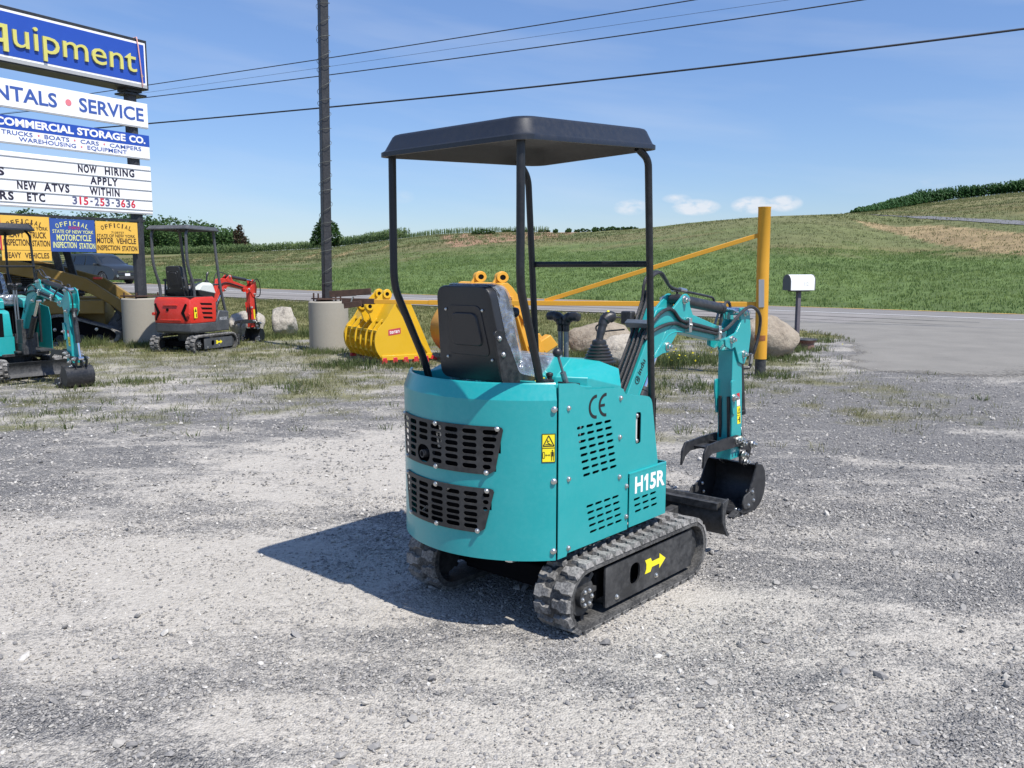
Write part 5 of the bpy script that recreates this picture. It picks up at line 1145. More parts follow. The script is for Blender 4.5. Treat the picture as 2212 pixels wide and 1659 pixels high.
for i in range(420):
    z = .12 + i * .0185; a = i * .42 + .5 * math.sin(i * .11); q = .118 / max(abs(math.cos((a - R(33) + PI / 4) % (PI / 2) - PI / 4)), .72) + .006
    q = min(q, .122); pts.append((q * math.cos(a), q * math.sin(a), z + .05 * math.sin(a * .5)))
m = MB(); m.tube(pts, .0045, 5); w_ = m.build('light_wire', surf('wire_grey', (.10, .11, .10), .6), None); w_.location = pole.location; pole.rotation_euler = (0, .0135, 0); w_.rotation_euler = (0, .0135, 0); tag(w_, 'thin wire of string lights wound up the tall black pole', 'string lights')

# ------------------------------------------------------------------ gate
gate = empty('barrier_gate', (3.645, 12.80, 0), 0, 'yellow steel swing gate with a round post and a diagonal brace', 'gate')
G0 = Vector((3.645, 12.80, 0))
m = MB(); top = Vector((-.03, 0, 2.43)); m.lathe([(.078, 0), (.078, .255)], (.012, 0, 0), n=28); m.build('post_sleeve', BLACKM, gate)
m = MB(); m.loft([[(x0 + rr * math.cos(2 * PI * i / 32), rr * math.sin(2 * PI * i / 32), z) for i in range(32)] for x0, z, rr in ((.010, .25, .088), (.006, .8, .089), (-.005, 1.6, .089), (-.012, 2.425, .089), (-.012, 2.43, .092), (-.012, 2.445, .092), (-.012, 2.447, .02))]); gp = m.build('post', GATE, gate)
m = MB(); m.box((-.035, -.083, 1.21), (.075, .012, .40), Matrix.Rotation(R(-2), 3, 'Y') @ Matrix.Rotation(R(-22), 3, 'Z')); m.build('tin_tag', SGREY, gp)
m = MB(); m.lathe([(.0905, .52), (.0905, .60)], (.004, 0, 0), n=28); m.build('rust_band', surf('rust_stain', (.28, .10, .03), .8, var=.5, vscale=20), gp)
bl = Vector((-2.56, 13.75, 1.06)) - G0; mid = Vector((-1.27, 13.58, 1.043)) - G0; br_ = Vector((-.02, .06, 1.045))
m = MB(); m.bar(bl, mid, .06, .062); m.bar(mid + (bl - mid).normalized() * .02, br_, .07, .072); ar = m.build('gate_arm', GATE, gate, .004)
m = MB(); dv = (mid - bl).normalized(); m.bar(bl - dv * .1, bl + dv * .42, .075, .085); m.bar(bl - dv * .30 + Vector((0, 0, .10)), bl + dv * .36 + Vector((0, 0, .155)), .06, .10); m.bar(bl + dv * .0 + Vector((-.06, -.06, -.07)), bl + dv * .26 + Vector((-.04, -.06, -.03)), .05, .09); m.build('gate_latch', RUST, gate, .004)
m = MB(); m.bar(bl + dv * .05 + Vector((0, -.06, -.03)), bl + dv * .09 + Vector((0, -.07, .07)), .025, .02); m.build('latch_pin', ZINC, gate)
m = MB(); m.bar(Vector((.50, 13.38, 1.075)) - G0, Vector((-.06, .03, 2.05)), .062, .072, up=(0, 1, 0)); m.build('gate_brace', GATE, gate, .004)

# ------------------------------------------------------------------ mailbox, wires
mbx = empty('mailbox', (5.60, 17.17, 0), R(20), 'white metal mailbox on a dark square post beside the driveway', 'mailbox')
m = MB(); m.box((0, 0, .56), (.078, .078, 1.14)); m.build('post', surf('weathered_post', (.11, .10, .115), .8, var=.3), mbx, .004)
def tun(x, s_=1.0, z0=1.135, h=.175, w_=.128):
    return [(x, -w_ * s_, z0), (x, w_ * s_, z0)] + [(x, w_ * s_ * math.cos(R(a)), z0 + h * 1.0 + w_ * s_ * math.sin(R(a))) for a in range(0, 181, 15)]
MBW = surf('mailbox_white', (.80, .81, .80), .35, var=.04, dust=(.45, .42, .38), dusta=.12)
m = MB(); m.loft([tun(-.30), tun(.30)]); bx = m.build('box', MBW, mbx, .003)
m = MB(); m.loft([tun(-.312, 1.03), tun(-.298, 1.03)]); m.build('door', surf('mailbox_door', (.10, .105, .11), .5), mbx, .003)
m = MB(); m.loft([tun(.30, 1.05), tun(.315, 1.05)]); m.build('rear_cap', surf('mailbox_cap', (.12, .12, .15), .5), mbx, .003)
m = MB(); m.box((0, 0, 1.122), (.40, .20, .022)); m.build('shelf', BLACKM, mbx)
m = MB(); text_into(m, '112', (.03, .14, 1.225, 1.295), lambda a, c, t: (a, -.1288 - t, c), .001, .006); m.build('lettering', surf('faded_ink', (.55, .54, .50), .5), bx)
mbx.scale = (.93, .93, 1)
rim = empty('planter_rim', (5.70, 16.95, 0), 0, 'rusty wheel rim planter at the foot of the mailbox post', 'planter')
m = MB(); m.lathe([(.15, 0), (.17, .05), (.16, .12), (.20, .16), (.215, .18), (.20, .185), (.15, .14), (.02, .13)], n=28); m.build('wheel_rim', surf('rusty_red', (.17, .07, .05), .8, var=.4, dust=(.3, .28, .26), dusta=.4), rim)
m = MB(); m.lathe([(.217, .178), (.225, .19), (.217, .20), (.19, .19)], n=28); m.build('rim_lip', BLACKM, rim)
WIRES = {'uppermost power line crossing the sky': [(-65.5, 63.2, 8.73), (-37.44, 48.34, 8.69), (-23.05, 40.69, 8.71), (-14.5, 36.11, 8.75), (-6.58, 31.86, 8.8), (-.09, 28.35, 8.87), (5.07, 25.53, 8.94), (9.26, 23.22, 9.02), (12.71, 21.3, 9.1), (15.59, 19.67, 9.19)],
 'thinnest faint power line, second from the top': [(-65.59, 63.2, 8.13), (-37.48, 48.34, 8.32), (-23.08, 40.69, 8.41), (-14.51, 36.11, 8.47), (-6.59, 31.86, 8.51), (-.09, 28.35, 8.55), (5.08, 25.53, 8.58), (9.28, 23.22, 8.59), (12.75, 21.3, 8.61), (15.66, 19.67, 8.62)],
 'third power line from the top, just under the faint one': [(-65.43, 63.2, 9.24), (-37.45, 48.34, 8.62), (-23.08, 40.69, 8.38), (-14.52, 36.11, 8.28), (-6.6, 31.86, 8.23), (-.09, 28.35, 8.23), (5.09, 25.53, 8.27), (9.3, 23.22, 8.34), (12.77, 21.3, 8.43), (15.67, 19.67, 8.54)],
 'lowest and thickest black cable crossing the sky': [(-65.51, 63.2, 8.7), (-37.53, 48.34, 7.81), (-23.15, 40.69, 7.44), (-14.58, 36.11, 7.26), (-6.63, 31.86, 7.14), (-.09, 28.35, 7.08), (5.12, 25.53, 7.09), (9.36, 23.22, 7.13), (12.87, 21.3, 7.2), (15.81, 19.67, 7.28)]}
CABLE = surf('cable_black', (.02, .022, .03), .6)
for (lb, pts), r_ in zip(WIRES.items(), (.016, .005, .017, .028)):
    m = MB(); m.tube(smooth_path(pts, 6), r_, 6); tag(m.build('power_line', CABLE), lb, 'power line', 'power lines along the road')

# ------------------------------------------------------------------ boulders
def rock_mat(name, a, c, d):
    m, nt, nl, b = mk(name); tc = nt.new('ShaderNodeTexCoord').outputs['Object']
    n1 = noise_node(nt, nl, tc, 2.2, 6, .65); n2 = noise_node(nt, nl, tc, 13, 6, .7)
    col = ramp(nt, nl, mth(nt, nl, 'ADD', mth(nt, nl, 'MULTIPLY', n1, .6), mth(nt, nl, 'MULTIPLY', n2, .4)), [(.32, d), (.47, a), (.68, c)])
    nl.new(col, b.inputs['Base Color']); b.inputs['Roughness'].default_value = .9; b.inputs['Specular IOR Level'].default_value = .2
    bp = nt.new('ShaderNodeBump'); bp.inputs['Strength'].default_value = .8; bp.inputs['Distance'].default_value = .05; nl.new(n2, bp.inputs['Height']); nl.new(bp.outputs[0], b.inputs['Normal']); return m
RK1 = rock_mat('pale_limestone', (.40, .365, .31), (.56, .52, .45), (.12, .11, .10)); RK2 = rock_mat('tan_boulder', (.30, .255, .20), (.40, .35, .28), (.17, .145, .115)); RK3 = rock_mat('grey_boulder', (.16, .155, .15), (.30, .285, .26), (.06, .06, .06))
from mathutils import noise as mnoise
def boulder(label, x, y, dim, mat, seed, block=.0, rz=0, sub=4):
    bm = bmesh.new(); bmesh.ops.create_icosphere(bm, subdivisions=sub, radius=1)
    rs = random.Random(seed); planes = []
    for i in range(16):
        d = Vector((rs.uniform(-1, 1), rs.uniform(-1, 1), rs.uniform(-1, 1))).normalized(); planes.append((d, rs.uniform(.66, .9)))
    for v in bm.verts:
        p = v.co.copy()
        if block: q = max(abs(p.x), abs(p.y), abs(p.z)); p = p * (1 - block) + p / q * block * .82
        for d, h in planes:
            k = p.dot(d)
            if k > h: p -= d * (k - h) * .85
        o = Vector((seed * 3.1, seed * 1.7, 0)); p += p.normalized() * ((mnoise.fractal(p * 1.6 + o, 1, 2, 4)) * .10 + mnoise.fractal(p * 6 + o, 1, 2, 4) * .022)
        v.co = (p.x * dim[0] / 2, p.y * dim[1] / 2, p.z * dim[2] / 2)
    zmin = min(v.co.z for v in bm.verts)
    for v in bm.verts: v.co.z -= zmin + dim[2] * .08
    me = bpy.data.meshes.new('boulder'); bm.to_mesh(me); bm.free(); me.polygons.foreach_set('use_smooth', [True] * len(me.polygons)); me.set_sharp_from_angle(angle=R(40))
    o = link('boulder', me, mat); o.location = (x, y, float(height(np.array([x]), np.array([y]))[0])); o.rotation_euler = (0, 0, rz)
    return tag(o, label, 'boulder', 'boulders lining the edge of the lot')
boulder('pale blocky upright boulder between the red excavator and the black pole base', -5.18, 19.95, (.66, .6, .78), RK1, 3, .6, .3)
boulder('big rounded tan boulder behind the yellow gate post', 4.60, 15.45, (1.28, 1.0, .80), RK2, 5, .15, .5)
boulder('pale sloping boulder half hidden behind the red excavator arm', -5.92, 19.5, (.95, .7, .72), RK1, 8, .1, .9)
boulder('long low tan boulder behind the black joystick', 1.55, 15.7, (1.3, .9, .74), RK2, 12, .2, .15)
boulder('pale boulder at the foot of the long tan one, right of the joystick', 1.78, 14.1, (.75, .7, .58), RK1, 15, .1, .2)
boulder('dark grey boulder tucked beside the concrete sign base', -8.42, 18.9, (.65, .6, .85), RK3, 21, .3, .6)
boulder('small white stone in the weeds below the teal boom', 2.93, 15.6, (.16, .12, .07), RK1, 31, .2, .6, 3)
# ------------------------------------------------------------------ loose digger buckets
def arc_pts(pts, k=8): return [tuple(p)[:2] for p in smooth_path([(x, z, 0) for x, z in pts], k)]
def skeleton_bucket():
    root = empty('skeleton_bucket', (-2.17, 14.30, .01), R(30), 'bright yellow ribbed skeleton bucket with red teeth, beside the black pole base', 'digger bucket', 'loose digger buckets behind the gate arm')
    W_ = 1.32
    SIDE = arc_pts([(.26, .90), (.17, .76), (.08, .62), (-.03, .50), (-.08, .36), (-.06, .20), (.02, .07)], 4) + [(.03, .05), (.80, .05), (.82, .12), (.49, .88), (.30, .905)]
    for y, nm in ((0, 'side_plate'), (W_, 'side_plate')):
        m = MB(); m.prism(SIDE, y - .014, y + .014)
        m.bar((.27, y - .018, .88), (.74, y - .018, .14), .02, .035, up=(0, 1, 0)); m.bb((.02, y - .03, .045), (.80, y + .03, .115)); p_ = m.build(nm, YELL, root, .003)
        for i in range(5):
            x = .06 + .165 * i
            m = MB(); m.prism([(x - .045, -.03), (x + .055, -.03), (x + .035, .085), (x - .025, .085)], y - .035, y + .035); t = m.build('tooth', DECALR, root, .006)
    m = MB(); o = [(-.016, -.0185)]; y = -.0162
    m.add([(a, y, c) for a, c in rpoly([(.13, .405), (.325, .43), (.325, .52), (.13, .495)], .012)], [tuple(range(20))]); dc = m.build('maker_plate', surf('plate_red', (.46, .06, .07), .5), root)
    m = MB(); text_into(m, 'teran', (.15, .305, .438, .487), lambda a, c, t: (a, y - .001 - t, c + (a - .22) * .12), .001, .012); m.build('lettering', DECALW, dc)
    back = arc_pts([(.10, .64), (-.03, .50), (-.08, .36), (-.06, .20), (.04, .05)], 5)
    for i in range(6):
        y = .14 + i * (W_ - .22) / 5
        m = MB(); m.prism([(x - .012, z) for x, z in back] + [(x + .075, z + .01) for x, z in back[::-1]], y - .012, y + .012); m.build('rib', YELL, root, .002)
    for x, z in ((-.045, .47), (-.06, .33), (-.03, .18), (.05, .07)): m = MB(); m.bb((x, .0, z - .02), (x + .05, W_, z + .018)); m.build('cross_rod', YELL, root, .003)
    m = MB(); m.loft([[(.08, 0.0, .60), (.10, .0, .58), (.29, .0, .88), (.26, .0, .90)], [(.08, W_, .60), (.10, W_, .58), (.29, W_, .88), (.26, W_, .90)]]); m.loft([[(.26, 0, .87), (.26, 0, .905), (.50, 0, .885), (.50, 0, .86)], [(.26, W_, .87), (.26, W_, .905), (.50, W_, .885), (.50, W_, .86)]]); m.build('top_plate', YELL, root, .003)
    m = MB(); m.loft([[(.76, 0, .06), (.82, 0, .06), (.84, 0, .12), (.76, 0, .10)], [(.76, W_, .06), (.82, W_, .06), (.84, W_, .12), (.76, W_, .10)]]); m.build('lip', YELL, root, .003)
    for i in range(5): y = .12 + i * .22; m = MB(); m.loft([[(.78, y - .05, .03), (.78, y + .05, .03), (.78, y + .05, .13), (.78, y - .05, .13)], [(.96, y - .03, .0), (.96, y + .03, .0), (.96, y + .03, .03), (.96, y - .03, .03)]]); m.build('tooth', DECALR, root, .005)
    for y in (.40, .72):
        m = MB(); m.prism(arc_pts([(.0, .70), (-.06, .78), (-.07, .86), (.0, .90), (.06, .86), (.12, .93), (.21, 1.02), (.27, 1.075), (.33, 1.06), (.36, .99), (.33, .92), (.29, .88), (.10, .58), (.03, .60)], 4), y - .018, y + .018); ea = m.build('hanger_ear', YELL, root, .003)
        for x, z, q in ((.275, 1.005, .062), (.0, .825, .062)):
            m = MB(); n = 24
            rings = [[(x + rr * math.cos(2 * PI * i / n), y + dy, z + rr * math.sin(2 * PI * i / n)) for i in range(n)] for rr, dy in ((.030, .04), (q, .04), (q, -.045), (.030, -.045))]
            m.loft(rings, caps=False); m.build('boss', YELL, ea, .002)
            m = MB(); m.cyl((x, y + .03, z), (x, y - .038, z), .031, n=20); m.build('bushing', DARK, ea)
    root.scale = (1.13, 1.13, 1.12)
    return root
skeleton_bucket()
def plain_bucket():
    root = empty('digging_bucket', (-.17, 13.95, .01), R(26), 'big amber yellow digging bucket standing upright behind the seat of the near excavator', 'digger bucket', 'loose digger buckets behind the gate arm')
    W_ = 1.6
    BK = arc_pts([(.02, 1.36), (-.10, 1.26), (-.20, 1.08), (-.36, .86), (-.46, .62), (-.45, .38), (-.33, .16), (-.16, .05), (.05, .03)], 5)
    SIDE = BK + [(.62, .03), (.66, .20), (.60, .40), (.30, 1.08), (.16, 1.30), (.09, 1.37)]
    for y in (0, W_):
        m = MB(); m.prism(SIDE, y - .015, y + .015); m.bar((.0, y - .02, 1.27), (.40, y - .02, .60), .02, .10, up=(0, 1, 0)); m.bar((.12, y - .02, 1.15), (.40, y - .02, .12), .025, .13, up=(0, 1, 0)); m.bb((-.02, y - .03, .02), (.62, y + .03, .16)); m.prism(rpoly([(.30, .72), (.52, .36), (.60, .22), (.52, .16), (.30, .40)], .03), y - .04, y - .015); m.build('side_plate', YELO, root, .004)
    m = MB(); inn = [(x + .022, z) for x, z in BK]
    m.loft([[(x, 0.0, z) for x, z in BK + inn[::-1]], [(x, W_, z) for x, z in BK + inn[::-1]]]); m.build('back_shell', YELO, root, .003)
    m = MB(); m.cyl((.05, .0, 1.28), (.05, W_, 1.28), .09, n=24); m.build('top_tube', YELO, root)
    m = MB(); m.loft([[(.40, 0, .02), (.66, 0, .02), (.66, 0, .06), (.40, 0, .06)], [(.40, W_, .02), (.66, W_, .02), (.66, W_, .06), (.40, W_, .06)]]); m.build('lip', YELO, root, .003)
    for i in range(5):
        y = .08 + i * .36; m = MB(); m.loft([[(.58, y - .075, .0), (.58, y + .075, .0), (.58, y + .075, .20), (.58, y - .075, .20)], [(.72, y - .07, -.005), (.72, y + .07, -.005), (.72, y + .07, .15), (.72, y - .07, .15)], [(.98, y - .06, -.01), (.98, y + .06, -.01), (.98, y + .06, .05), (.98, y - .06, .05)]]); m.build('tooth', YELO, root, .008)
        m = MB(); m.box((.72, y, .33), (.24, .17, .22), Matrix.Rotation(R(-35), 3, 'Y')); m.build('lip_shroud', YELO, root, .01)
    m = MB(); m.add([(.10, -.034, .50), (.20, -.034, .50), (.20, -.034, .62), (.10, -.034, .62)], [(0, 1, 2, 3)]); m.build('maker_plate', surf('plate_maroon', (.32, .05, .08), .5), root)
    m = MB(); m.bb((.30, -.036, .02), (.44, -.031, .10)); m.build('maker_plate', surf('plate_maroon', (.32, .05, .08), .5), root)
    for y in (.22, 1.02):
        m = MB(); m.prism(arc_pts([(-.30, 1.0), (-.24, 1.16), (-.12, 1.26), (-.02, 1.40), (.02, 1.50), (.09, 1.555), (.165, 1.53), (.195, 1.46), (.17, 1.38), (.10, 1.34), (-.10, 1.10)], 5), y - .022, y + .022); ea = m.build('hanger_ear', YELO, root, .004)
        m = MB(); n = 28; x, z = .095, 1.455
        m.loft([[(x + rr * math.cos(2 * PI * i / n), y + dy, z + rr * math.sin(2 * PI * i / n)) for i in range(n)] for rr, dy in ((.045, .05), (.088, .05), (.088, -.06), (.045, -.06))], caps=False); m.build('boss', YELO, ea, .003)
        m = MB(); m.cyl((x, y + .03, z), (x, y - .05, z), .046, n=20); m.build('bushing', DARK, ea)
    root.scale = (1.18, 1.08, .97)
    return root
plain_bucket()

# ------------------------------------------------------------------ car on the road
def suv():
    root = empty('suv', (-23.4, 50.15, .60), R(90 - 119), 'dark grey suv driving on the road behind the inspection signs', 'car')
    CAR = surf('car_paint', (.020, .023, .024), .32, metal=.1, var=.05, coat=.5)
    def hwid(x, z):
        w_ = .91 - .10 * max(0, (abs(x) - 1.75) / .55) ** 2
        if z > .98: w_ -= (z - .98) * .30
        if z < .45: w_ -= (.45 - z) * .15
        return w_
    OUT = [(-2.20, .40), (-2.28, .60), (-2.24, 1.0), (-2.12, 1.15), (-1.98, 1.55), (-1.75, 1.655), (-.6, 1.70), (.30, 1.66), (.62, 1.52), (1.15, 1.12), (1.35, 1.06), (1.9, .98), (2.18, .84), (2.27, .66), (2.28, .42), (2.15, .24), (1.85, .24)]
    BOT = [(1.78, .24), (1.72, .48), (1.55, .66), (1.33, .72), (1.11, .66), (.95, .48), (.90, .22), (-.90, .22), (-.95, .48), (-1.11, .66), (-1.33, .72), (-1.55, .66), (-1.72, .48), (-1.78, .26)]
    prof = OUT + BOT; m = MB()
    m.loft([[(x, -hwid(x, z) * s_, z + (dz if z > .9 else 0)) for x, z in prof] for s_, dz in ((1.0, -.01), (.93, .012), (.6, .03))][::-1] + [[(x, 0, z + (.035 if z > .9 else 0)) for x, z in prof]] + [[(x, hwid(x, z) * s_, z + (dz if z > .9 else 0)) for x, z in prof] for s_, dz in ((.6, .03), (.93, .012), (1.0, -.01))])
    m.v = m.v[:]; bd = MB(); k = len(prof)
    rings = [[(x, hwid(x, z) * s_, z + (dz if z > .9 else 0)) for x, z in prof] for s_, dz in ((-1.0, -.012), (-.93, .012), (-.6, .03), (0, .036), (.6, .03), (.93, .012), (1.0, -.012))]
    bd.loft(rings); body = bd.build('body', CAR, root, .03, ang=40)
    for sg in (-1, 1):
        def S_(P, d=.004): return [(x, sg * (hwid(x, z) + d), z) for x, z in P]
        for nm, P in (('front_window', [(-.08, 1.08), (.98, 1.08), (.52, 1.48), (.28, 1.57), (-.08, 1.60)]), ('rear_window', [(-1.12, 1.10), (-.18, 1.08), (-.18, 1.60), (-1.02, 1.585)]), ('quarter_window', [(-1.82, 1.22), (-1.22, 1.11), (-1.12, 1.575), (-1.66, 1.52)])):
            q = MB(); q.loft([S_(P), S_(P, -.05)]); q.build(nm, GLASS, body)
        q = MB(); q.box((.92, sg * 1.0, 1.10), (.12, .20, .14)); q.build('wing_mirror', CAR, body, .03)
        q = MB(); q.loft([S_([(-.90, .26), (.90, .26), (.90, .40), (-.90, .40)], .006), S_([(-.90, .26), (.90, .26), (.90, .40), (-.90, .40)], -.04)]); q.build('sill', BLACKM, body)
        q = MB(); q.loft([[(1.90, sg * .845, .88), (2.20, sg * .66, .80), (2.235, sg * .66, .70), (1.98, sg * .84, .74)], [(1.80, sg * .70, .88), (2.1, sg * .5, .80), (2.15, sg * .5, .70), (1.9, sg * .7, .74)]]); q.build('headlight', surf('headlight', (.85, .87, .88), .25), body)
        q = MB(); q.cyl((2.15, sg * .62, .46), (2.285, sg * .62, .46), .07, n=14); q.build('fog_lamp', ZINC, body)
        for x in (1.33, -1.33):
            w_ = empty('wheel', (x, sg * .80, .345)); w_.parent = root
            q = MB(); q.lathe([(.22, -.11), (.32, -.11), (.345, -.08), (.345, .08), (.32, .11), (.22, .11)], axis=(0, 1, 0), n=28); q.build('tyre', BLACKM, w_)
            q = MB(); q.cyl((0, sg * .09, 0), (0, sg * .02, 0), .225, n=24)
            for i in range(5): a = 2 * PI * i / 5; q.bar((.03 * math.cos(a), sg * .105, .03 * math.sin(a)), (.22 * math.cos(a), sg * .105, .22 * math.sin(a)), .03, .07, up=(0, 1, 0))
            q.build('rim', ZINC, w_)
    ws = MB(); ws.loft([[(1.13, -.70, 1.155), (1.13, .70, 1.155), (.66, .60, 1.525), (.66, -.60, 1.525)], [(1.05, -.70, 1.13), (1.05, .70, 1.13), (.58, .60, 1.50), (.58, -.60, 1.50)]]); ws.build('windscreen', GLASS, body)
    q = MB(); q.bb((2.20, -.60, .60), (2.292, .60, .74)); q.bb((2.20, -.55, .30), (2.30, .55, .44)); q.build('grille', BLACKM, body, .02)
    q = MB(); q.bb((2.24, -.60, .715), (2.30, .60, .735)); q.cyl((2.27, 0, .70), (2.31, 0, .70), .06, n=16); q.build('badge', CHROME, body)
    q = MB(); q.bb((2.29, -.16, .47), (2.305, .16, .60)); q.build('number_plate', DECALW, body)
    return root
suv()

# ------------------------------------------------------------------ yellow tracked loader
def loader():
    root = empty('track_loader', (-9.26, 18.9, 0), R(12), 'shade-darkened yellow tracked loader with caged cab, behind the left teal excavator', 'loader')
    for y0 in (-.86, .46):
        m = MB(); P = [(-.95, .05), (-1.02, .15), (-.95, .30), (-.35, .62), (-.15, .62), (.55, .38), (.80, .30), (.92, .18), (.86, .04), (.70, 0), (-.80, 0)]
        pr = rpoly(P, .09, 5); inn = [((x + .07) * .93 - .07 + .0, (z - .27) * .84 + .27) for x, z in pr]; n = len(pr)
        v = [(x, y0, z) for x, z in pr] + [(x, y0 + .40, z) for x, z in pr] + [(x, y0 + .40, z) for x, z in inn] + [(x, y0, z) for x, z in inn]
        m.add(v, [(k_ * n + i, k_ * n + (i + 1) % n, ((k_ + 1) % 4) * n + (i + 1) % n, ((k_ + 1) % 4) * n + i) for k_ in range(4) for i in range(n)])
        m.build('track', RUBBER, root)
        m = MB(); m.prism([(x * .9, (z - .27) * .8 + .27) for x, z in pr], y0 + .06, y0 + .34); fr = m.build('track_frame', DARK, root)
        for x in (-.65, -.25, .15, .5): m = MB(); m.cyl((x, y0 + .03, .10), (x, y0 + .37, .10), .09, n=16); m.build('roller', BLACKM, fr)
        for x in (-.35, .05, .45): bolt((x, y0 + .05, .30), (0, -1, 0), fr, NUT_ME, 1.3)
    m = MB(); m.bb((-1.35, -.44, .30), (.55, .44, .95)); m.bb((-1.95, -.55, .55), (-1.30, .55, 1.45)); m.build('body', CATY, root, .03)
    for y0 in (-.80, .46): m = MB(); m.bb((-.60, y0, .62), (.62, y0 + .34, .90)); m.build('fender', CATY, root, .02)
    cab = MB()
    for y in (-.44, .44):
        for a, c in (((-.12, y, .80), (-.38, y, 2.05)), ((-1.28, y, .95), (-1.22, y, 2.05)), ((-.38, y, 2.05), (-1.22, y, 2.05)), ((-.18, y, 1.15), (-1.26, y, 1.15)), ((-.6, y, 1.15), (-.6, y, 1.35))): cab.bar(a, c, .14 if -.15 < a[0] < -.1 else .07, .09, up=(0, 1, 0))
    cab.bb((-1.26, -.46, 2.02), (-.34, .46, 2.10)); cb = cab.build('cab', BLACKM, root, .008)
    for y in (-.44, .44):
        m = MB()
        for i in range(18): x = -1.24 + i * .052; m.bar((x, y, 1.15), (x + .0, y, 2.02), .012, .012)
        for i in range(20): z = 1.17 + i * .043; m.bar((-1.25, y, z), (-.20 - (z - 1.15) * .2, y, z), .012, .012)
        m.build('side_mesh', POLEB, cb)
    m = MB(); m.bb((-1.0, -.25, .95), (-.55, .25, 1.15)); m.bb((-1.1, -.25, 1.1), (-.97, .25, 1.75)); m.build('seat', DARK, cb, .03)
    for y in (-.74, .74):
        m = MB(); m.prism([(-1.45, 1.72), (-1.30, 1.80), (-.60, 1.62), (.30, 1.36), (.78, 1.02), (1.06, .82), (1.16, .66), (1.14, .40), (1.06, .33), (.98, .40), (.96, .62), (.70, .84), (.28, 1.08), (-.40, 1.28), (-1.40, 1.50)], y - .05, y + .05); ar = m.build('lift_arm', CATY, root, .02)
        m = MB(); m.cyl((-1.0, y, 1.05), (.25, y, 1.05), .045, n=12); m.build('lift_cylinder', BLACKP, root)
        m = MB(); m.cyl((.62, y + .10, .98), (1.02, y + .10, .45), .04, n=12); m.build('tilt_cylinder', BLACKP, root)
    m = MB(); m.cyl((1.0, -.74, .60), (1.0, .74, .60), .06, n=16); m.bb((1.02, -.62, .18), (1.12, .62, .62)); m.build('coupler', BLACKM, root, .01)
    hose(root, [(.55, -.70, 1.02), (.72, -.62, .95), (.86, -.60, .75), (.90, -.60, .55), (.80, -.60, .45)], .02)
    m = MB(); m.bb((.44, -.80, 1.33), (.60, -.66, 1.38)); m.build('marker_lamp', ORANGE, root, .01)
    return root
loader()

# ------------------------------------------------------------------ vegetation
def leaf_mat(name, dark, light, trans=.35, attr=False):
    m, nt, nl, b = mk(name); g = nt.new('ShaderNodeNewGeometry').outputs['Random Per Island']
    c = mixc(nt, nl, 1.0, ramp(nt, nl, g, [(0, dark), (1, light)]), ramp(nt, nl, noise_node(nt, nl, nt.new('ShaderNodeTexCoord').outputs['Object'], .16, 3, .6), [(.32, (.62, .70, .66)), (.68, (1.0, .98, .90))]), 'MULTIPLY'); nl.new(c, b.inputs['Base Color']); b.inputs['Roughness'].default_value = .6; b.inputs['Specular IOR Level'].default_value = .25
    t = nt.new('ShaderNodeBsdfTranslucent'); nl.new(c, t.inputs['Color']); x = nt.new('ShaderNodeMixShader'); x.inputs[0].default_value = trans
    nl.new(b.outputs[0], x.inputs[1]); nl.new(t.outputs[0], x.inputs[2]); nl.new(x.outputs[0], nt['Material Output'].inputs[0]); return m
def quads_cloud(name, C, size, mat, up=.3, asp=.6):
    """small leaf faces centred on C with random facing"""
    n = len(C); a = rng.normal(size=(n, 3)); a[:, 2] *= up; a /= np.linalg.norm(a, axis=1)[:, None]; b_ = rng.normal(size=(n, 3)); b_ -= (b_ * a).sum(1)[:, None] * a; b_ /= np.linalg.norm(b_, axis=1)[:, None]
    s_ = np.asarray(size).reshape(-1, 1) * rng.uniform(.6, 1.35, (n, 1)); a = a * s_; b_ = b_ * s_ * asp
    V = np.stack([C - a, C + b_, C + a, C - b_], 1).reshape(-1, 3); F = np.arange(4 * n).reshape(n, 4)
    return np_mesh(name, V, F, [mat])
def crown_points(n, lobes):
    L = np.array(lobes); w_ = L[:, 3] ** 2; k = rng.choice(len(L), n, p=w_ / w_.sum()); d = rng.normal(size=(n, 3)); d /= np.linalg.norm(d, axis=1)[:, None]
    r_ = rng.uniform(.55, 1.05, (n, 1)) ** .6 * (1 + .18 * np.sin(d[:, :1] * 9 + k[:, None]) * np.sin(d[:, 2:] * 8)); return L[k, :3] + d * r_ * L[k, 3:4] * np.stack([np.ones(n), np.ones(n), np.full(n, .85)], 1)
LEAF1 = leaf_mat('tree_leaves', (.026, .070, .020), (.085, .165, .045)); LEAF2 = leaf_mat('wood_leaves', (.036, .080, .028), (.105, .185, .055)); LEAFR = leaf_mat('dry_leaves', (.06, .045, .03), (.13, .085, .06))
BARK = surf('bark', (.06, .05, .04), .9, var=.3)
def hz(x, y): return float(height(np.array([x]), np.array([y]))[0])
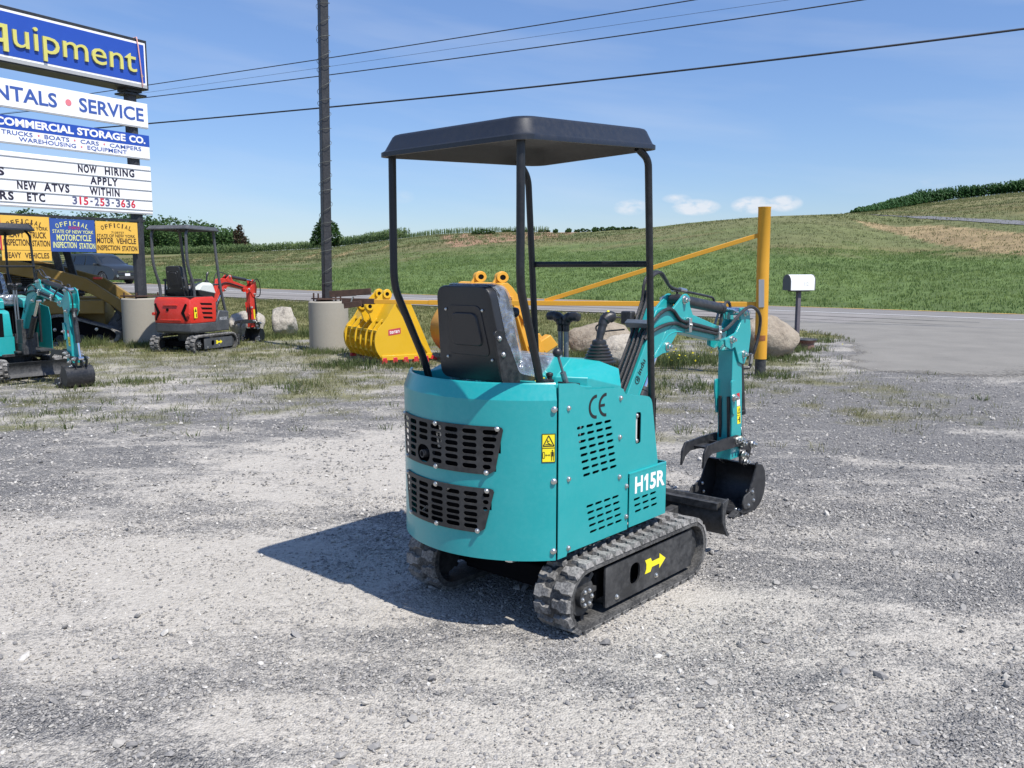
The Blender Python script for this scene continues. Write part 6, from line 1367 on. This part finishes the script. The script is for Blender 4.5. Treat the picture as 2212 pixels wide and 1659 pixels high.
# the lone tree
tx, ty = (706 - 1106) / 1906 * 168, 168.0; tz = hz(tx, ty)
tree = empty('tree', (tx, ty, tz), 0, 'lone bushy tree on the ridge behind the tall black pole', 'tree')
m = MB(); m.tube([(0, 0, -.3), (.05, 0, 1.2), (-.05, .1, 2.6), (.1, 0, 4.6)], [.30, .22, .16, .06], 8)
for a in range(5): m.tube([(0, 0, 1.1 + .4 * a), (1.0 * math.cos(a * 2.2), 1.0 * math.sin(a * 2.2), 2.2 + .5 * a)], [.10, .03], 6)
m.build('trunk', BARK, tree)
lob = [(-1.5, .2, 2.1, 1.35), (1.6, -.2, 2.2, 1.45), (0, 0, 2.6, 1.6), (-.7, .2, 3.9, 1.35), (.9, .3, 3.9, 1.3), (0, -.2, 5.0, 1.15), (-2.2, 0, 1.3, .9), (2.3, .1, 1.5, .95), (.1, -.9, 1.5, 1.3), (-.2, 0, 5.9, .6), (1.5, .4, 3.2, 1.0), (-1.5, 0, 3.1, 1.0)]
link('crown', quads_cloud('crown', crown_points(5200, lob), .20, LEAF1), None, tree)
# the wood on the left
pts = []; pr = []
def wood_top(px): return np.interp(px, [-500, -100, 100, 260, 300, 340, 380, 440, 480, 505, 525, 536], [430, 440, 452, 455, 452, 461, 470, 476, 484, 492, 508, 528])
WT = []
for i in range(72):
    px = rng.uniform(-420, 528) if i > 14 else rng.uniform(300, 530); Y = rng.uniform(205, 262); X = (px - 1106) / 1906 * Y; top = 1.6 + (575 - wood_top(px) - rng.uniform(0, 22)) / 1906 * Y
    z0 = hz(X, Y) - .5; r_ = rng.uniform(2.2, 4.0); hgt = max(top - z0, 3)
    if px > 505: r_ = rng.uniform(1.4, 2.0)
    WT.append((X, Y, z0, top, r_))
lob = []
for X, Y, z0, top, r_ in WT:
    lob.append((X, Y, top - r_ * .85, r_)); 
    for j in range(6):
        z = z0 + (top - z0) * rng.uniform(.08, .72); lob.append((X + rng.normal() * r_ * .6, Y + rng.normal() * r_ * .5, z, r_ * rng.uniform(.5, .85)))
C = crown_points(85000, lob); me = quads_cloud('woods', C, .34, LEAF2)
tag(link('woods', me, None), kind='stuff')
X, Y = (530 - 1106) / 1906 * 203, 203.0; z0 = hz(X, Y)
dead = empty('tree', (X, Y, z0), 0, 'reddish half dead tree at the right end of the wood', 'tree')
m = MB(); m.tube([(0, 0, -.3), (0, 0, 6)], [.2, .05], 6); m.build('trunk', BARK, dead)
link('crown', quads_cloud('crown', crown_points(1500, [(-.9, 0, 3.4, 1.5), (-.2, 0, 1.8, 1.6), (.4, 0, .9, 1.2), (-1.3, 0, 5.0, 1.2), (-.9, 0, 6.3, .7)]), .26, LEAFR), None, dead)
# rows of maize
CORN = leaf_mat('maize_leaves', (.022, .070, .018), (.060, .150, .045), .3); CORN2 = leaf_mat('pale_maize_leaves', (.11, .18, .065), (.24, .31, .14), .4)
def maize(name, line, mat, hgt, rows_, gap, leaves=9, taper=False):
    V = []; F = []
    for (x0, y0), (x1, y1) in zip(line[:-1], line[1:]):
        L = math.hypot(x1 - x0, y1 - y0); n = int(L / gap); nx, ny = -(y1 - y0) / L, (x1 - x0) / L
        if ny < 0: nx, ny = -nx, -ny
        t = (np.arange(n) + .5) / n
        for r_ in range(rows_):
            bx = x0 + (x1 - x0) * t + nx * r_ * .75 + rng.normal(size=n) * .08; by = y0 + (y1 - y0) * t + ny * r_ * .75 + rng.normal(size=n) * .08; bz = height(bx, by); hh = hgt * rng.uniform(.7, 1.15, n) * (.72 + .5 * fbm(bx * .25, by * .25, 77)) * (sstep(1835, 1990, 1106 + 1906 * bx / by) * .8 + .2 if taper else 1)
            for k_ in range(leaves + 1):
                u = .12 + .80 * k_ / leaves; a = rng.uniform(0, 2 * PI, n) if k_ < leaves else np.zeros(n)
                ln = (.52 * (1 - .45 * u) * hgt / 2.2) if k_ < leaves else .0; wd = .075 * hgt / 2.2 * 1.5
                ca, sa = np.cos(a), np.sin(a); p0 = np.stack([bx, by, bz + hh * u], 1)
                if k_ == leaves: p0[:, 2] = bz; p2 = np.stack([bx, by, bz + hh * 1.06], 1); p1 = (p0 + p2) / 2; sd_ = np.stack([np.full(n, .03), np.zeros(n), np.zeros(n)], 1)
                else: p1 = p0 + np.stack([ca * ln * .6, sa * ln * .6, np.full(n, .26 * hgt / 2.2)], 1); p2 = p0 + np.stack([ca * ln * 1.15, sa * ln * 1.15, np.full(n, .02)], 1); sd_ = np.stack([-sa * wd, ca * wd, np.zeros(n)], 1)
                b0 = len(V) * 1
                V.append(np.stack([p0 - sd_ * .6, p0 + sd_ * .6, p1 - sd_, p1 + sd_, p2], 1))
    V = np.concatenate(V, 0); n = len(V); base = (np.arange(n) * 5)[:, None]
    F = np.concatenate([base + np.array([[0, 1, 3]]), base + np.array([[0, 3, 2]]), base + np.array([[2, 3, 4]])], 0)
    tag(link(name, np_mesh(name, V.reshape(-1, 3), F, [mat]), None), kind='stuff')
def crest(pxs, back):
    out = []
    for px in pxs:
        t = (px - 1106) / 1906; yr = float(smooth_tab(np.array([t]), 2)[0]) + back; out.append((t * yr, yr))
    return out
maize('maize_field', crest([1846, 1870, 1900, 1950, 2000, 2060, 2120, 2180, 2240, 2340, 2480], -1), CORN, 2.6, 5, .22, 9, True)
maize('maize_row', crest([-350, -100, 150, 300, 420, 540, 640, 700, 760, 860], -3), CORN2, 1.75, 4, .24, 8)
maize('crop_row', crest([860, 930, 1000, 1060, 1120, 1180], -1), CORN2, .8, 3, .25, 7)
def bush(px, d, s_, label):
    t = (px - 1106) / 1906; Y = float(smooth_tab(np.array([t]), 2)[0]) + d; X = t * Y; o = empty('shrub', (X, Y, hz(X, Y)), rng.uniform(0, 6), label, 'shrub', 'shrubs along the ridge behind the canopy')
    m = MB(); m.tube([(0, 0, -.1), (.02, 0, .5 * s_)], [.05, .02], 5); m.build('stem', BARK, o)
    link('foliage', quads_cloud('foliage', crown_points(420, [(0, 0, .4 * s_, .55 * s_), (1.1 * s_, .1, .3 * s_, .45 * s_), (-1.1 * s_, 0, .3 * s_, .45 * s_), (1.9 * s_, 0, .2 * s_, .35 * s_), (-1.8 * s_, 0, .2 * s_, .3 * s_)]), .11 * s_ + .05, LEAF2), None, o)
for i, px in enumerate((1096, 1128, 1175, 1200, 1228, 1258, 1284, 1300, 1322, 1344, 1362)): bush(px, -2 + (i % 3), (.45, .6, .5, .6, .7, .6, .75, .65, .6, .5, .45)[i], 'low dark shrub on the ridge line behind the canopy posts')
for px, d, s_, lb in ((1045, -13, .85, 'small round shrub at the edge of the bare soil plots'),): bush(px, d, s_, lb)

# grass, weeds
def tufts(name, X, Y, h, w_, nb, mat, spread=.06, lean=.5, z=None):
    n = len(X); z = height(X, Y) if z is None else z; X = np.repeat(X, nb); Y = np.repeat(Y, nb); z = np.repeat(z, nb); h = np.repeat(np.broadcast_to(h, n), nb) * rng.uniform(.5, 1.2, n * nb); N = n * nb
    a = rng.uniform(0, 2 * PI, N); sp = spread * np.sqrt(rng.uniform(0, 1, N)); bx = X + np.cos(a) * sp; by = Y + np.sin(a) * sp; l_ = lean * rng.uniform(.2, 1, N) * h; f_ = rng.uniform(0, 2 * PI, N)
    sd_ = np.stack([np.cos(f_) * w_, np.sin(f_) * w_, np.zeros(N)], 1); p0 = np.stack([bx, by, z - .005], 1); p1 = p0 + np.stack([np.cos(a) * l_ * .35, np.sin(a) * l_ * .35, h * .6], 1); p2 = p0 + np.stack([np.cos(a) * l_, np.sin(a) * l_, h], 1)
    V = np.stack([p0 - sd_, p0 + sd_, p1 + sd_ * .75, p1 - sd_ * .75, p2], 1); base = (np.arange(N) * 5)[:, None]
    F = np.concatenate([base + np.array([[0, 1, 2]]), base + np.array([[0, 2, 3]]), base + np.array([[3, 2, 4]])], 0)
    return tag(link(name, np_mesh(name, V.reshape(-1, 3), F, [mat]), None), kind='stuff')
GR1 = leaf_mat('weed_blades', (.12, .135, .055), (.27, .25, .12), .3); GR2 = leaf_mat('verge_blades', (.075, .115, .030), (.24, .215, .095), .3); GR3 = leaf_mat('field_blades', (.155, .215, .066), (.26, .345, .12), .4); GR4 = leaf_mat('green_weeds', (.085, .125, .04), (.19, .21, .09), .35); GR5 = leaf_mat('dry_hill_grass', (.11, .145, .05), (.22, .215, .10), .35); FLW = leaf_mat('yellow_flowers', (.6, .5, .02), (.8, .7, .05), .2)
def sample(n, x0, x1, y0, y1): return rng.uniform(x0, x1, n), rng.uniform(y0, y1, n)
def keep(X, Y, p): k_ = rng.uniform(0, 1, len(X)) < p; return X[k_], Y[k_]
def visible(X, Y, mg=1.12): return np.abs(X) < (.62 * Y * mg + .6)
X, Y = sample(36000, -13, 8, 6.5, 18); k_ = visible(X, Y); X, Y = X[k_], Y[k_]; off, _ = road_off(X, Y); v_ = veg_at(X, Y, off)
drv = in_poly(X, Y, DRV); X, Y = keep(X, Y, np.where(drv, 0, v_ ** 1.6 * .62)); tufts('weeds', X, Y, .045 + .045 * vnoise(X * 1.3, Y * 1.3, 5), .0026, 8, GR1, .09, 1.2)
X, Y = sample(4200, -11, 6.5, 8, 17.5); off, _ = road_off(X, Y); X, Y = keep(X, Y, veg_at(X, Y, off) * sstep(.52, .70, fbm(X * .9, Y * .9, 83, 3)) * .75); tufts('weeds', X, Y, .075, .0045, 10, GR4, .08, 1.1)
# taller growth round the bases, boulders and under the gate
cl_ = [(-5.2, 12.05, .35, 45, .10), (-5.75, 11.6, .3, 30, .09), (-2.9, 11.3, .4, 26, .13), (2.55, 14.3, .75, 150, .22), (3.1, 14.9, .8, 90, .20), (1.3, 14.9, .6, 110, .20), (.9, 14.3, .4, 80, .22), (-3.5, 16.1, .45, 90, .13), (-7.4, 17.5, .55, 110, .16), (-2.6, 14.0, .5, 110, .15), (-1.7, 13.9, .4, 70, .12), (4.6, 15.1, .7, 160, .13), (5.4, 16.6, .6, 90, .14), (-5.2, 19.5, .5, 70, .14), (-8.6, 17.6, .6, 120, .18), (-4.6, 19.8, .3, 60, .2), (3.7, 12.7, .4, 60, .12), (2.4, 11.5, .8, 90, .10), (1.5, 11.8, .8, 90, .09), (6.6, 18.6, .5, 60, .12)]
XX = []; YY = []; HH = []
for cx_, cy_, r_, n, h_ in cl_: XX.append(cx_ + rng.normal(size=n) * r_ * .5); YY.append(cy_ + rng.normal(size=n) * r_ * .5); HH.append(h_ * rng.uniform(.5, 1.15, n))
tufts('weeds', np.concatenate(XX), np.concatenate(YY), np.concatenate(HH), .005, 7, GR4, .07, .6)
X = np.concatenate([2.55 + rng.normal(size=50) * .35, 6.0 + rng.normal(size=4) * .2]); Y = np.concatenate([14.3 + rng.normal(size=50) * .4, 16 + rng.normal(size=4) * .3]); C = np.stack([X, Y, height(X, Y) + rng.uniform(.12, .30, len(X))], 1)
tag(link('wildflowers', quads_cloud('wildflowers', C, .016, FLW, 1, 1), None), kind='stuff')
X, Y = sample(60000, -26, 8.5, 16.3, 45); k_ = visible(X, Y); X, Y = X[k_], Y[k_]; off, _ = road_off(X, Y); v_ = veg_at(X, Y, off); drv = in_poly(X, Y, DRV)
X, Y = keep(X, Y, np.where(drv | (off > -5.05), 0, v_) * .62); tufts('verge_grass', X, Y, .085, .0055, 6, GR2, .10, .9)
X, Y = sample(230000, -46, 52, 30, 96); k_ = visible(X, Y); X, Y = X[k_], Y[k_]; off, _ = road_off(X, Y); k_ = off > FAR + .1; X, Y, off = X[k_], Y[k_], off[k_]
Z = height(X, Y); px, py = proj_px(X, Y, Z); top = np.interp(px, [-400, 400, 640, 785, 950, 1109, 1250, 1450, 1700, 1900, 2212, 2700], [575, 575, 582, 566, 547, 532, 535, 535, 540, 545, 552, 560]); lush = py > top + (fbm(X * .3, Y * .3, 67, 4) - .5) * 60
dens = np.clip(55 / Y, .25, 1); k_ = (rng.uniform(0, 1, len(X)) < dens * np.where(lush, .34, .10))
X, Y, Z, lush = X[k_], Y[k_], Z[k_], lush[k_]
tufts('field_crop', X[lush], Y[lush], .10 + .09 * vnoise(X[lush] * .8, Y[lush] * .8, 9), .018, 4, GR3, .22, .9, Z[lush])
tufts('hill_grass', X[~lush], Y[~lush], .16, .016, 4, GR5, .25, .9, Z[~lush])

X, Y = sample(60000, -60, 120, 95, 178); k_ = visible(X, Y); X, Y = X[k_], Y[k_]; Z = height(X, Y); t_ = X / Y; k_ = (Y < smooth_tab(t_, 2) - 6) & (rng.uniform(0, 1, len(X)) < .55)
tufts('hill_grass', X[k_], Y[k_], .20, .03, 4, GR5, .45, 1.2, Z[k_])

# ------------------------------------------------------------------ loose stones
def stones(name, n, y0, y1, smin, smax, seed, pw, mats, near_keep=1.0):
    r_ = np.random.default_rng(seed); Y = y0 + (y1 - y0) * r_.uniform(0, 1, n * 3) ** pw; X = r_.uniform(-1, 1, n * 3) * (.64 * Y + .45)
    d = dust_at(X, Y); off, _ = road_off(X, Y); v_ = veg_at(X, Y, off); cluster = fbm(X * 2.2, Y * 2.2, 99, 3)
    p = np.clip(.34 + .5 * (1 - d) + (cluster - .5) * 1.9 + .35 * np.exp(-((X - 1.3) / 1.1) ** 2 - ((Y - 3.0) / .9) ** 2), .03, 1) * (1 - .8 * v_); p[in_poly(X, Y, DRV)] = 0
    k_ = r_.uniform(0, 1, n * 3) < p; X, Y = X[k_][:n], Y[k_][:n]; n = len(X)
    g = (1 + 5 ** .5) / 2; ico = np.array([(-1, g, 0), (1, g, 0), (-1, -g, 0), (1, -g, 0), (0, -1, g), (0, 1, g), (0, -1, -g), (0, 1, -g), (g, 0, -1), (g, 0, 1), (-g, 0, -1), (-g, 0, 1)]) / math.sqrt(1 + g * g)
    fa = np.array([(0, 11, 5), (0, 5, 1), (0, 1, 7), (0, 7, 10), (0, 10, 11), (1, 5, 9), (5, 11, 4), (11, 10, 2), (10, 7, 6), (7, 1, 8), (3, 9, 4), (3, 4, 2), (3, 2, 6), (3, 6, 8), (3, 8, 9), (4, 9, 5), (2, 4, 11), (6, 2, 10), (8, 6, 7), (9, 8, 1)])
    s_ = smin * (smax / smin) ** (r_.uniform(0, 1, n) ** 2.6); sc = np.stack([r_.uniform(.7, 1.3, n), r_.uniform(.55, 1.0, n), r_.uniform(.35, .75, n)], 1) * s_[:, None] * .5
    V = ico[None] * (1 + r_.uniform(-.28, .22, (n, 12, 1))) * sc[:, None]; a = r_.uniform(0, 2 * PI, n); c_, q = np.cos(a)[:, None], np.sin(a)[:, None]; tl = r_.normal(size=n)[:, None] * .3
    x, y, z = V[..., 0], V[..., 1], V[..., 2]; z = z + x * tl; V = np.stack([x * c_ - y * q, x * q + y * c_, z], -1); V += np.stack([X, Y, height(X, Y) + sc[:, 2] * r_.uniform(.1, .75, n)], 1)[:, None]
    F = (np.arange(n) * 12)[:, None, None] + fa[None]
    return tag(link(name, np_mesh(name, V.reshape(-1, 3), F.reshape(-1, 3), mats), None), kind='stuff')
STN, nt, nl, b = mk('loose_stone'); g = nt.new('ShaderNodeNewGeometry').outputs['Random Per Island']; tcs = nt.new('ShaderNodeTexCoord').outputs['Object']
cst = ramp(nt, nl, g, [(0, (.14, .138, .138)), (.35, (.235, .23, .225)), (.7, (.34, .325, .30)), (.93, (.42, .40, .36)), (1, (.60, .58, .54))])
nl.new(mixc(nt, nl, ramp(nt, nl, noise_node(nt, nl, tcs, 60, 3, .6), [(.35, (0, 0, 0)), (.75, (.55, .55, .55))]), cst, (.34, .32, .295)), b.inputs['Base Color']); b.inputs['Roughness'].default_value = .9; b.inputs['Specular IOR Level'].default_value = .2
stones('loose_gravel', 120000, 1.75, 6.0, .005, .021, 1, .9, [STN]); stones('loose_gravel', 46000, 5.0, 15.5, .009, .034, 2, 1.1, [STN]); stones('loose_gravel', 2600, 1.8, 12, .020, .055, 3, 1.0, [STN])
